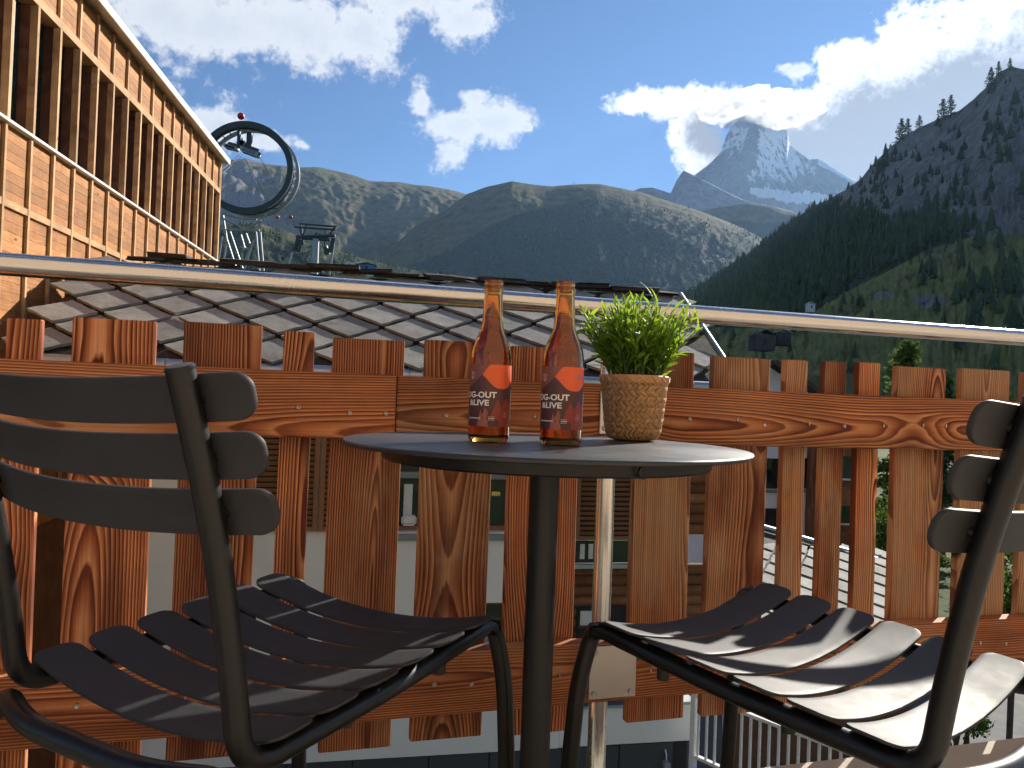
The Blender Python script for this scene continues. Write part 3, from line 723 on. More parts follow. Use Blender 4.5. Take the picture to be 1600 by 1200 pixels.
def slate_field(roof, quad, p, q, th, name='slate', lift=.055):
    """lay overlapping diamond slabs on the roof deck; quad = eave left, eave right, ridge right, ridge left (local)"""
    EL, ER, RR_, RL = [Vector(v) for v in quad]
    u = (ER - EL).normalized(); nrm = u.cross(((RL + RR_) / 2 - (EL + ER) / 2)).normalized(); v = nrm.cross(u)
    H = ((RL + RR_) / 2 - (EL + ER) / 2).dot(v); Wd = (ER - EL).length
    var = slate_variants(p * .464, q * .945, th)
    def lim(t, side): a, b = (EL, RL) if side == 0 else (ER, RR_); return (a.lerp(b, t) - EL).dot(u)
    j = 0; vv = q * .55
    while vv < H + q * .2:
        t = min(1, vv / H); l, r_ = lim(t, 0), lim(t, 1); x = l - p + (p / 2 if j % 2 else 0)
        base = round(l / p) * p
        x = base - p + (p / 2 if j % 2 else 0)
        while x < r_ - p * .08:
            if x > l - p * .25:
                xc = x; P = EL + u * xc + v * vv + nrm * (lift * .5)
                R3 = Matrix((u, v, nrm)).transposed() @ Matrix.Rotation(-lift / (2 * q), 3, 'X') @ Matrix.Rotation(random.uniform(-.02, .02), 3, 'Z')
                o = mesh_obj(name, random.choice(var), None, roof, P + nrm * random.uniform(0, .004), R3.to_euler())
            x += p
        vv += q; j += 1
    return u, v, nrm
def quad_slab(name, quad, nrm, th, mat, parent):
    bm = bmesh.new(); t = [bm.verts.new(Vector(p)) for p in quad]; b = [bm.verts.new(Vector(p) - nrm * th) for p in quad]
    bm.faces.new(t); bm.faces.new(b[::-1])
    for i in range(4): bm.faces.new((b[i], b[(i + 1) % 4], t[(i + 1) % 4], t[i]))
    bmesh.ops.recalc_face_normals(bm, faces=bm.faces); return mesh_obj(name, bm_mesh(bm), mat, parent)

# ------------------------------------------------------------------ the chalet under the balcony
EZ = .81 + .215
def horiz(px, py, Y, z): p = at(px, py, Y); return Vector((p.x, p.y, z))
EL, ER = horiz(52, 552, 7.26, EZ), horiz(1150, 600, 8.69, EZ)
RL, RR_ = horiz(190, 408, 9.4, 2.215), horiz(1062, 465, 10.83, 2.215)
GZ = -6.2
chalet = thing('chalet', (EL.x, EL.y, GZ), 'white plastered chalet with grey stone slab roof just beyond the fence', 'house', atan2(ER.y - EL.y, ER.x - EL.x))
bpy.context.view_layer.update(); CI = chalet.matrix_world.inverted()
L = lambda p: CI @ Vector(p)
quad = [L(EL), L(ER), L(RR_), L(RL)]
u_ = (quad[1] - quad[0]).normalized(); nr = u_.cross((quad[2] + quad[3]) / 2 - (quad[0] + quad[1]) / 2).normalized()
roof = quad_slab('roof', [q_ - nr * .002 + u_ * (-.22 if i_ in (0, 3) else 0) for i_, q_ in enumerate(quad)], nr, .10, 'slate_dark', chalet)
slate_field(roof, quad, .70, .335, .034)
# broken slabs along the ridge
bm = bmesh.new(); rr = random.Random(3); a, b = quad[3], quad[2]; Lr = (b - a).length; s = 0; 
s = .12
while s < Lr - .35:
    w = rr.uniform(.25, .6); c = a + u_ * (s + w / 2)
    me_ = box_mesh((-w / 2 - .03, -.16 + rr.uniform(-.05, .05), 0), (w / 2 + .03, .20, rr.uniform(.03, .065)), .006)
    for v in me_.vertices: v.co += Vector((rr.uniform(-.03, .03), rr.uniform(-.04, .04), rr.uniform(-.006, .006)))
    mesh_obj('ridge_slab', me_, 'slate_dark', roof, c + Vector((0, 0, .025 + rr.uniform(0, .045))), (rr.uniform(-.02, .2), rr.uniform(-.035, .035), rr.uniform(-.12, .12)))
    s += w * .72
back = [quad[3], quad[2], quad[2] + Vector((0, 2.2, -1.15)), quad[3] + Vector((0, 2.2, -1.15))]
quad_slab('rear_roof', back, Vector((0, .46, .88)), .1, 'slate_dark', chalet)
for (p0, p1) in ((quad[1], quad[2]),):
    dv = (p1 - p0); tube('verge_trim', [p0 + nr * .07, p0 + dv * .5 + nr * .07, p1 + nr * .06], .022, 'zinc' if p0 is quad[1] else 'slate_dark', roof, 8)
tube('gutter', [quad[0] + Vector((-.05, -.06, -.055)), (quad[0] + quad[1]) / 2 + Vector((0, -.06, -.055)), quad[1] + Vector((.05, -.06, -.055))], .062, 'zinc', chalet, 16)
for k in range(9):
    c = quad[0] + u_ * (.4 + k * .75); tube('gutter_bracket', [c + Vector((0, .03, .01)), c + Vector((0, -.065, .012)), c + Vector((0, -.128, -.03)), c + Vector((0, -.11, -.10))], .006, 'zinc', chalet, 6)
WD = .42      # wall behind the eave
wn = (chalet.matrix_world.to_3x3() @ Vector((0, -1, 0))); wo = chalet.matrix_world @ Vector((0, WD, 0))
def W(px, py, d=0.): p = L(on_plane(px, py, wo - wn * d, wn)); return p
xl, xr = W(228, 800).x, W(886, 800).x
ztop = quad[0].z + .12
zbase = W(560, 1187).z; zsill = W(700, 832).z
def wall_with_holes(name, x0, x1, z0, z1, y0, y1, holes, mat, parent):
    xs = sorted({x0, x1, *[h[0] for h in holes], *[h[1] for h in holes]}); zs = sorted({z0, z1, *[h[2] for h in holes], *[h[3] for h in holes]})
    bm = bmesh.new()
    for i in range(len(xs) - 1):
        for j in range(len(zs) - 1):
            cx, cz = (xs[i] + xs[i + 1]) / 2, (zs[j] + zs[j + 1]) / 2
            if any(h[0] < cx < h[1] and h[2] < cz < h[3] for h in holes): continue
            bm_box(bm, (xs[i], y0, zs[j]), (xs[i + 1], y1, zs[j + 1]))
    bmesh.ops.remove_doubles(bm, verts=bm.verts, dist=1e-5)
    seen = {}
    for f in list(bm.faces):
        key = tuple(round(c, 4) for c in f.calc_center_median())
        seen.setdefault(key, []).append(f)
    bmesh.ops.delete(bm, geom=[f for fs in seen.values() if len(fs) > 1 for f in fs], context='FACES_ONLY')
    bmesh.ops.recalc_face_normals(bm, faces=bm.faces)
    return mesh_obj(name, bm_mesh(bm), mat, parent)
wx0, wx1 = W(606, 760).x, W(806, 760).x; wz1 = W(700, 655).z
sx0, sx1, sz0, sz1 = W(752, 960).x, W(800, 960).x, W(770, 990).z, W(770, 942).z
wall = wall_with_holes('wall', xl, xr, zbase, ztop, WD, WD + .3, [(wx0, wx1, zsill, wz1), (sx0, sx1, sz0, sz1)], 'white_plaster', chalet)
sw = (quad[3].y + 2.0)
box('side_wall', (xl, WD + .302, 0), (xl + .3, sw, ztop + .35), 'white_plaster', chalet); box('rear_wall', (xl + .301, sw - .3, 0), (quad[1].x - .4, sw, ztop + .35), 'white_plaster', chalet)
for (a0, a1, b0, b1, mull) in ((wx0, wx1, zsill, wz1, 2), (sx0, sx1, sz0, sz1, 0)):
    win = box('window', (a0, WD + .17, b0), (a1, WD + .18, b1), 'window_glass', chalet)
    fw = .05
    for nm, p, q_ in (('window_frame', (a0, WD + .12, b0), (a0 + fw, WD + .168, b1)), ('window_frame', (a1 - fw, WD + .12, b0), (a1, WD + .168, b1)), ('window_frame', (a0 + fw, WD + .12, b0), (a1 - fw, WD + .168, b0 + fw)), ('window_frame', (a0 + fw, WD + .12, b1 - fw), (a1 - fw, WD + .168, b1))):
        box(nm, p, q_, 'shutter_paint', win, .004)
    if mull:
        zt = W(700, 745).z
        box('window_transom', (a0 + fw, WD + .115, zt - .035), (a1 - fw, WD + .166, zt + .035), 'grey_paint', win, .004)
        for t in (.36, .68): box('window_mullion', (a0 + (a1 - a0) * t - .03, WD + .118, b0 + fw), (a0 + (a1 - a0) * t + .03, WD + .165, zt - .036), 'shutter_paint', win, .004)
        box('curtain', (W(632, 790).x, WD + .150, b0 + .07), (W(646, 790).x, WD + .168, zt - .1), 'curtain', win, .004)
        box('cushion', (W(628, 815).x, WD + .08, b0 + .055), (W(652, 815).x, WD + .118, b0 + .17), 'curtain', win, .03)
        box('lamp', (W(772, 775).x, WD + .150, W(772, 778).z), (W(786, 775).x, WD + .168, W(772, 771).z), 'lamp_yellow', win, .01)
    box('window_sill', (a0 - .6 * (mull > 0), WD - .05, b0 - .075), (a1 + .35 * (mull > 0), WD + .12, b0 - .012), 'grey_paint', win, .006)
def shutter(x0, x1, z0, z1, y, parent, pitch=.055):
    sh = box('shutter', (x0, y - .006, z0), (x0 + .05, y + .03, z1), 'shutter_paint', parent, .003)
    box('shutter_stile', (x1 - .05, y - .006, z0), (x1, y + .03, z1), 'shutter_paint', sh, .003)
    box('shutter_back', (x0 + .05, y + .034, z0), (x1 - .05, y + .037, z1), 'dark_void', sh)
    n = int((z1 - z0 - .08) / pitch); me_ = box_mesh((x0 + .051, -.022, -.004), (x1 - .051, .022, .004), .001)
    for k in range(n): mesh_obj('louvre', me_, 'shutter_paint', sh, (0, y + .012, z0 + .05 + (k + .5) * pitch), (radians(-58), 0, 0))
    for zz in (z0, z1 - .045): box('shutter_rail', (x0 + .05, y - .004, zz), (x1 - .05, y + .03, zz + .045), 'shutter_paint', sh, .003)
shutter(W(386, 760).x, W(498, 760).x, zsill + .02, wz1 + .2, WD - .045, chalet); shutter(W(500, 760).x, W(603, 760).x, zsill + .02, wz1 + .2, WD - .045, chalet)
shutter(W(809, 760).x, W(872, 760).x, zsill + .02, wz1 + .2, WD - .045, chalet)
# recessed timber wing to the right of the plastered front
D2 = 1.0
w2r = W(1125, 800, D2).x
def W2(px, py): return W(px, py, D2)
hz0, hz1 = W2(960, 872).z, W2(960, 690).z
wing = thing('timber_annex', (chalet.location.x, chalet.location.y, GZ), 'brown log annex with louvred shutter beside the white chalet wall', 'house', chalet.rotation_euler.z)
k = 0; z = W2(960, 1110).z
lp = W2(960, 935).z
while z < ztop:
    if not (W2(960, 880).z - .02 < z + .06 < W2(960, 842).z):
        mesh_obj('log', bm_mesh((lambda b_: (bm_tube(b_, [(xr + .02, 0, 0), ((xr + w2r) / 2, 0, 0), (w2r, 0, 0)], .074, 10), b_)[1])(bmesh.new()), smooth=radians(60)), 'brown_timber', wing, (0, WD + D2 + .05, z + .06))
    z += .128; k += 1
box('window', (W2(898, 858).x, WD + D2 - .03, W2(960, 878).z), (W2(1030, 858).x, WD + D2 - .02, W2(960, 844).z), 'window_glass', wing)
for t in (905, 918, 932, 985): box('book_stack', (W2(t, 858).x, WD + D2 - .045, W2(960, 872).z), (W2(t + 7, 858).x, WD + D2 - .032, W2(960, 849).z), 'curtain', wing)
box('window_sill', (W2(895, 858).x, WD + D2 - .10, W2(960, 886).z), (W2(1035, 858).x, WD + D2 - .015, W2(960, 879).z), 'zinc', wing, .004)
shutter(W2(899, 760).x, W2(1040, 760).x, W2(960, 842).z, ztop - .05, WD + D2 - .075, wing, .06)
box('door_recess', (W2(898, 1000).x, WD + D2 - .035, W2(960, 1100).z), (W2(1040, 1000).x, WD + D2 - .022, W2(960, 945).z), 'dark_void', wing)
box('door_panel', (W2(905, 960).x, WD + D2 - .055, W2(960, 975).z), (W2(936, 960).x, WD + D2 - .036, W2(960, 952).z), 'curtain', wing)
box('shelf', (W2(900, 1000).x, WD + D2 - .075, W2(960, 978).z), (W2(1035, 1000).x, WD + D2 - .038, W2(960, 974).z), 'red_post', wing)
tube('downpipe', [(xr + .03, WD - .02, ztop - .1), (xr + .03, WD - .02, zsill), (xr + .03, WD - .02, W(886, 985).z)], .03, 'white_paint', chalet, 10)
# lower part: parapet continues to the right, dark panelled base
pr = W(1082, 1130).x; zp = W(1000, 1103).z
box('parapet', (xr + .002, WD - .001, zbase), (pr, WD + .28, zp), 'white_plaster', chalet, .01)
box('parapet_coping', (xr + .004, WD - .03, zp), (pr + .03, WD + .32, zp + .03), 'zinc', chalet, .004)
box('base', (xl, WD + .04, -6.2 - GZ), (pr - .04, WD + .3, zbase - .001), 'dark_void', chalet)
x = xl
while x < pr - .3:
    w = random.uniform(.62, .82); box('base_panel', (x, WD + .012, zbase - 1.6), (min(x + w - .012, pr - .04), WD + .038, zbase - .012), 'base_dark', chalet, .003); x += w
lx = W(1034, 1185).x; lamp = box('wall_lamp', (lx, WD - .07, W(1034, 1198).z), (lx + .08, WD + .01, W(1034, 1188).z), 'grey_paint', chalet, .012)
tube('lamp_arm', [(lx + .04, WD + .01, W(1034, 1172).z), (lx + .04, WD - .03, W(1034, 1178).z), (lx + .04, WD - .03, W(1034, 1190).z)], .012, 'zinc', lamp, 8)

# white balustrade running away from the parapet corner
pA = at(1085, 1185, 8.6); bal = thing('balustrade', (pA.x, pA.y, pA.z), 'white metal balustrade with upright bars beside the parapet corner', 'railing', radians(-50))
n = 17; me_ = box_mesh((-.012, -.012, 0), (.012, .012, .62), .002)
for k in range(n): mesh_obj('baluster', me_, 'white_paint', bal, (.04 + k * .105, 0, .045))
box('top_rail', (0, -.035, .666), (1.85, .035, .70), 'white_paint', bal, .005); box('bottom_rail', (0, -.03, .01), (1.85, .03, .044), 'white_paint', bal, .005)
for xx in (-.02, 1.85): box('post', (xx - .03, -.036, -.6), (xx + .03, .036, .76), 'white_paint', bal, .004)

# ------------------------------------------------------------------ timber building on the left
s_ = .55; C0 = at(343, 250, 29 * s_); e = Vector((.126, -.992, 0)).normalized()
tb = thing('timber_building', (C0.x, C0.y, GZ), 'sunlit larch-clad building with tall window fins and white roof edge', 'building', atan2(e.y, e.x))
H0 = .81 - GZ; LEN = 12.6; bay = .5225
zs_, zl_, zt_, zm_ = H0 + 2.464, H0 + 3.82, H0 + 4.46, H0 + 1.68
zA = H0 - 1.6; pitch = .0975
bme = {}
def hboard(z, h, parent=tb, name='board', mat='larch_board', y=0., d=.02, x0=0., x1=LEN):
    key = (h, x0, x1, d)
    if key not in bme: bme[key] = box_mesh((-h / 2, -d, 0), (h / 2, 0, x1 - x0), .0012)
    me_ = bme[key]
    if mat != 'larch_board': me_ = me_.copy(); me_.materials.clear()
    return mesh_obj(name, me_, mat, parent, (x0, y, z + h / 2), (0, radians(90), 0))
wall_t = box('wall', (0, -6, 0), (LEN, -.46, zt_ - .05), 'brown_timber', tb)
box('lower_wall', (0.01, -.45, 0), (LEN - .01, -.025, zs_ - .1), 'brown_timber', tb); box('upper_wall', (.01, -.45, zl_ + .02), (LEN - .01, -.025, zt_ - .05), 'brown_timber', tb)
z = zA
while z < zs_ - .05: hboard(z, pitch - .0015); z += pitch
z = zl_ + .10
while z < zt_ - .05: hboard(z, pitch - .0015); z += pitch
bat_lo = box_mesh((-.022, 0, 0), (.022, .032, zs_ - .03 - zA), .003); bat_up = box_mesh((-.022, 0, 0), (.022, .032, zt_ - zl_ - .105), .003); fin = box_mesh((-.026, -.03, 0), (.026, .045, zl_ - zs_ - .02), .003); plate = box_mesh((-.022, -.14, 0), (.022, -.031, zl_ - zs_ - .02))
red = box_mesh((-.04, -.04, 0), (.04, .025, zl_ - zs_ - .02), .003); red2 = box_mesh((-.012, -.02, 0), (.012, .02, zl_ - zs_ - .02), .002)
gl = box_mesh((.03, -.006, 0), (bay - .03, 0, zl_ - zs_ - .02))
nb = int(LEN / bay) + 1
for k in range(nb):
    x = .03 + k * bay
    mesh_obj('batten', bat_lo, 'larch_batten', tb, (x, .001, zA)); mesh_obj('batten', bat_up, 'larch_batten', tb, (x, .001, zl_ + .10)); mesh_obj('window_fin', fin, 'larch_batten', tb, (x, 0, zs_ + .01))
    mesh_obj('fin_plate', plate, 'fin_plate', tb, (x, 0, zs_ + .01))
    if k < nb - 1:
        win = mesh_obj('window', gl, 'facade_glass', tb, (x, -.125, zs_ + .01))
        mesh_obj('window_post', red, 'red_post', win, (bay * .66, .05, 0)); mesh_obj('window_mullion', red2, 'grey_paint', win, (bay * .44, .022, 0)); mesh_obj('window_mullion', red2, 'grey_paint', win, (bay * .84, .022, 0))
hboard(zm_ - .035, .07, name='rail_board', mat='larch_batten', y=.028, d=.027); hboard(zl_ + .0, .095, name='lintel_board', mat='larch_batten', y=.034, d=.55)
box('sill_flashing', (-.01, -.55, zs_ - .022), (LEN, .065, zs_ + .008), 'white_paint', tb, .003)
box('roof', (-.10, -6.3, zt_), (LEN, .16, zt_ + .035), 'zinc', tb); box('roof_edge', (-.12, .162, zt_ - .02), (LEN, .185, zt_ + .085), 'white_paint', tb, .003)
box('corner_board', (-.05, -.7, zA), (-.002, .04, zt_ - .01), 'larch_batten', tb, .004)

# ------------------------------------------------------------------ cableway ring and pylon
ZR = 100.; pc = at(385, 263, ZR); ring = thing('cableway_ring', (pc.x, pc.y, GZ), 'large dark steel ring tower of the cableway on lattice legs', 'cableway tower')
bpy.context.view_layer.update()
def rl(px, py, Y=ZR): p = at(px, py, Y); return Vector((p.x - pc.x, p.y - pc.y, p.z - GZ))
k_ = ZR / F; Ro, Ri, dd = 72.5 * k_, 63 * k_, .55; cz = pc.z - GZ; yaw = radians(8)
sec = [(Ri, -dd), (Ro, -dd), (Ro, -dd + .22), (Ro - .3, -dd + .3), (Ro - .3, dd - .3), (Ro, dd - .22), (Ro, dd), (Ri, dd), (Ri, dd - .22), (Ri + .3, dd - .3), (Ri + .3, -dd + .3), (Ri, -dd + .22)]
rg = mesh_obj('ring', lathe_mesh(sec, 72, True), 'green_metal', ring, (0, 0, cz), (radians(90), 0, yaw))
rg2 = mesh_obj('ring', lathe_mesh([(Ri + .25, -.25), (Ro - .1, -.25), (Ro - .1, .25), (Ri + .25, .25)], 72, True), 'galvanised', ring, (.25, 2.3, cz), (radians(90), 0, yaw))
for k in range(36):
    a_ = 2 * pi * k / 36; c_ = Vector((cos(a_) * (Ro - .35), 0, sin(a_) * (Ro - .35))); tube('ring_strut', [c_ + Vector((0, .5, cz)), c_ + Vector((.12, 1.3, cz)), Vector((cos(a_ + .09) * (Ro - .4) + .25, 2.1, sin(a_ + .09) * (Ro - .4) + cz))], .07, 'green_metal', ring, 6)
rib = box_mesh((Ri + .02, -.04, -dd - .05), (Ro - .02, .04, dd + .05))
for k in range(24): mesh_obj('rib', rib, 'green_metal', rg, (0, 0, 0), (0, 0, 2 * pi * k / 24))
tube('ladder_rail', [Vector((cos(a) * (Ro + .25) * cos(yaw), sin(yaw) * cos(a) * (Ro + .25) - 1.3, cz + sin(a) * (Ro + .25))) for a in np.linspace(-1.0, .5, 24)], .06, 'galvanised', ring, 6)
tube('mast', [rl(376, 196), rl(376.5, 190), rl(377, 184)], .05, 'galvanised', ring, 6)
ball_me = lathe_mesh([(.45 * sin(a) if 0 < a < pi else 0, -.45 * cos(a)) for a in np.linspace(0, pi, 13)], 18)
mesh_obj('warning_ball', ball_me, 'red_paint', ring, rl(376.5, 181.5))
for (x0, x1, y0, y1, dy) in ((372, 377, 204, 232, -.3), (384, 393, 206, 236, .3)):
    a = rl(x0, y1); b = rl(x1, y0); box('hanger', (a.x, dy - .3, a.z), (b.x, dy + .3, b.z), 'green_metal', ring, .05)
def pod(px, py, w, h, dep, tilt):
    bm = bmesh.new(); bm_box(bm, (-w / 2, -dep / 2, -h / 2), (w / 2, dep / 2, h / 2)); bmesh.ops.bevel(bm, geom=bm.edges[:], offset=h * .33, segments=4, affect='EDGES')
    o = mesh_obj('roller_carriage', bm_mesh(bm, smooth=radians(40)), 'green_metal', ring, rl(px, py), (0, radians(tilt), 0))
    for t in np.linspace(-.36, .36, 6):
        mesh_obj('roller', lathe_mesh([(0, -dep * .56), (h * .26, -dep * .56), (h * .26, dep * .56), (0, dep * .56)], 14), 'galvanised', o, (w * t, 0, -h * .18), (radians(90), 0, 0))
pod(362, 229, 1.7, .95, .9, 12); pod(392, 236, 2.5, 1.15, 1.0, 18); pod(378, 222, .8, 1.0, .8, 0)
def cr(x, y, Y=ZR): return rl(300 + x / 4.45, 160 + y / 4.45, Y)
segs = [((520, 770), (450, 890)), ((500, 770), (440, 900)), ((445, 900), (465, 1130)), ((475, 900), (495, 1130)), ((440, 950), (350, 1130)), ((425, 965), (375, 1130)), ((205, 885), (470, 890)), ((205, 800), (370, 885)), ((370, 885), (480, 820)),
        ((235, 930), (300, 1130)), ((265, 900), (340, 1120)), ((240, 980), (220, 1115)), ((210, 930), (190, 1060)), ((340, 920), (365, 1010)), ((375, 910), (400, 980)), ((215, 780), (240, 940)), ((240, 900), (215, 900)), ((205, 770), (300, 800)), ((300, 800), (450, 815))]
for i, (a, b) in enumerate(segs):
    Y0 = ZR + (1.4 if i % 2 else -.6); p, q_ = cr(*a, Y0), cr(*b, Y0)
    if b[1] > 1050: q_ = p + (q_ - p) * ((p.z) / (p.z - q_.z))
    tube('lattice_tube', [p, (p + q_) / 2, q_], .11, 'galvanised', ring, 8)
ZP = 135.; pp = at(493, 380, ZP); pyl = thing('lift_pylon', (pp.x, pp.y, GZ), 'grey ropeway pylon with wide crossarms and roller batteries', 'pylon')
def cp(x, y, Y=ZP): p = at(300 + x / 4.45, 160 + y / 4.45, Y); return Vector((p.x - pp.x, p.y - pp.y, p.z - GZ))
t0 = cp(862, 950); tube('column', [(t0.x, 0, 0), (t0.x, 0, t0.z * .5), t0], [.75, .65, .55], 'galvanised', pyl, 14)
for a, b, r_ in (((745, 843), (1010, 863), .16), ((712, 866), (1000, 886), .16), ((725, 935), (995, 925), .30), ((770, 945), (960, 955), .28)):
    tube('crossarm', [cp(*a), (cp(*a) + cp(*b)) / 2, cp(*b)], r_, 'green_metal', pyl, 8)
for a, b in (((755, 850), (775, 990)), ((800, 850), (770, 930)), ((930, 880), (920, 1050)), ((985, 880), (925, 960)), ((975, 880), (1000, 870)), ((850, 930), (870, 905)), ((870, 940), (890, 910)), ((750, 870), (765, 930))):
    tube('strut', [cp(*a), (cp(*a) + cp(*b)) / 2, cp(*b)], .15, 'green_metal', pyl, 6)
for a, b in (((745, 930), (715, 1030)), ((985, 945), (960, 1040)), ((925, 1000), (940, 1058)), ((760, 960), (740, 1040))):
    p, q_ = cp(*a), cp(*b); o = tube('roller_battery', [p, (p + q_) / 2, q_], .42, 'green_metal', pyl, 8)
for a, b in (((695, 1040), (660, 1180)), ((992, 950), (958, 1180))):
    p, q_ = cp(*a), cp(*b); q_ = p + (q_ - p) * (p.z / (p.z - q_.z)); tube('stay_pole', [p, (p + q_) / 2, q_], .16, 'galvanised', pyl, 8)
def cable(pts, label, r_=.035):
    P = [at(300 + x / 4.45, 160 + y / 4.45, Y) for x, y, Y in pts]; o0 = P[0]
    o = tube('cable', smooth_path([p - o0 for p in P], 6) if len(P) > 2 else [P[0] - o0, (P[1] - o0) / 2, P[1] - o0], r_, 'green_metal', None, 6); o.location = o0
    return tag(o, label, 'cable', 'ropeway cables')
cable([(365, 385, 100), (595, 800, 118), (722, 960, 134.5)], 'thin ropeway cable from the ring carrying the ball farther from the pylon'); cable([(475, 385, 100), (690, 800, 118), (760, 940, 134.5)], 'thin ropeway cable from the ring carrying the ball nearer the pylon')
cable([(345, 375, 100), (205, 500, 88), (60, 630, 76)], 'lower of two thin cables dropping from ring behind the timber building'); cable([(330, 365, 100.3), (205, 470, 88), (60, 588, 76)], 'upper of two thin cables dropping from ring behind the timber building')
for x, y, lb in ((595, 797, 'farther from'), (687, 797, 'nearer')):
    p = at(300 + x / 4.45, 160 + y / 4.45, 118); o = mesh_obj('marker_ball', ball_me.copy(), None, None, p, (0, 0, 0), (.62, .62, .62)); o.data.materials.clear(); o.data.materials.append(MATS['red_paint']); tag(o, 'small red marker ball on the ropeway cable, the one %s the pylon' % lb, 'marker ball', 'red balls on the cable')

# ------------------------------------------------------------------ houses to the right, below the balcony
def gable_house(name, label, pxl, pxr, pya, pyb, Y, depth, mat, rz, apex_px, roofmat='slate_dark'):
    a = at(pxl, pyb, Y); b = at(pxr, pyb, Y); w = b.x - a.x; ze = (a.z + b.z) / 2; za = at(apex_px, pya, Y).z
    h = thing(name, ((a.x + b.x) / 2, Y, GZ), label, 'house', rz); H = ze - GZ; A = za - GZ
    bm = bmesh.new(); f = [(-w / 2, 0, 0), (w / 2, 0, 0), (w / 2, 0, H), (0, 0, A), (-w / 2, 0, H)]
    v0 = [bm.verts.new(p) for p in f]; v1 = [bm.verts.new((p[0], depth, p[2])) for p in f]; bm.faces.new(v0); bm.faces.new(v1[::-1])
    for i in range(5): bm.faces.new((v1[i], v1[(i + 1) % 5], v0[(i + 1) % 5], v0[i]))
    bmesh.ops.recalc_face_normals(bm, faces=bm.faces); mesh_obj('wall', bm_mesh(bm), mat, h)
    for sgn in (-1, 1):
        dx, dz = sgn * w / 2, H - A; ov = 1.14
        q4 = [Vector((0, -.5, A + .03)), Vector((0, depth + .5, A + .03)), Vector((dx * ov, depth + .5, A + dz * ov + .03)), Vector((dx * ov, -.5, A + dz * ov + .03))]
        nn = (q4[1] - q4[0]).cross(q4[3] - q4[0]).normalized(); nn = nn if nn.z > 0 else -nn
        quad_slab('roof', [p + nn * .16 for p in q4], nn, .14, roofmat, h)
    return h, H, A, w
h1, H1, A1, w1 = gable_house('white_house', 'tall white house with small windows seen between the fence planks', 1085, 1312, 572, 640, 24., 7., 'house_plaster', radians(4), 1200)
for px, py in ((1212, 740), (1209, 818), (1268, 740), (1150, 740), (1150, 818)):
    p = at(px, py, 24.) - Vector((h1.location.x, 24, GZ)); wn_ = box('window', (p.x - .32, -.03, p.z - .45), (p.x + .32, .02, p.z + .45), 'window_glass', h1)
    for s0 in (-1, 1): box('window_frame', (p.x + s0 * .35 - .03, -.045, p.z - .48), (p.x + s0 * .35 + .03, .02, p.z + .48), 'grey_paint', wn_, .004)
    box('window_sill', (p.x - .42, -.12, p.z - .56), (p.x + .42, .02, p.z - .49), 'grey_paint', wn_, .01)
pch = at(1214, 578, 26) - Vector((h1.location.x, 24, GZ)); box('chimney', (pch.x - .25, 1.6, pch.z - 1.2), (pch.x + .25, 2.1, pch.z + .25), 'base_dark', h1, .02)
h2, H2, A2, w2 = gable_house('dark_chalet', 'dark brown wooden chalet between the white house and the trees', 1300, 1362, 640, 675, 22., 6., 'brown_timber', radians(-3), 1331)
for py in (730, 800):
    p = at(1322, py, 22.) - Vector((h2.location.x, 22, GZ)); wn_ = box('window', (p.x - .25, -.03, p.z - .3), (p.x + .25, .02, p.z + .3), 'facade_glass', h2); box('window_sill', (p.x - .32, -.08, p.z - .36), (p.x + .32, .02, p.z - .31), 'curtain', wn_, .01)
    box('balcony', (p.x - .6, -.5, p.z - 1.0), (p.x + .6, -.45, p.z - .5), 'brown_timber', h2, .01)
# low barn with a sunlit slab roof
bq = [at(1120, 1000, 11.5), at(1440, 1010, 13.0), at(1415, 892, 16.5), at(1170, 822, 16.0)]
barn = thing('slab_roof_barn', (bq[0].x, bq[0].y, GZ), 'low barn with small sunlit stone slab roof below the white house', 'barn')
quadb = [p - Vector((bq[0].x, bq[0].y, GZ)) for p in bq]
nb_ = (quadb[1] - quadb[0]).cross(quadb[3] - quadb[0]).normalized()
rf = quad_slab('roof', [p - nb_ * .01 for p in (quadb[0], quadb[1], quadb[2], quadb[3])], nb_, .12, 'slate_dark', barn)
slate_field(rf, quadb, .78, .37, .035, 'slate', .05)
tube('ridge_trim', [quadb[3] + nb_ * .07, (quadb[2] + quadb[3]) / 2 + nb_ * .07, quadb[2] + nb_ * .07], .05, 'zinc', rf, 8)
bm = bmesh.new(); bot = [Vector((p.x, p.y, 0)) for p in quadb]; cc = sum(bot, Vector()) / 4
lo = [bm.verts.new(cc + (p - cc) * .9) for p in bot]; hi = [bm.verts.new(Vector((cc.x + (p.x - cc.x) * .9, cc.y + (p.y - cc.y) * .9, p.z - .25))) for p in quadb]
for i in range(4): bm.faces.new((lo[i], lo[(i + 1) % 4], hi[(i + 1) % 4], hi[i]))
mesh_obj('wall', bm_mesh(bm), 'brown_timber', barn)

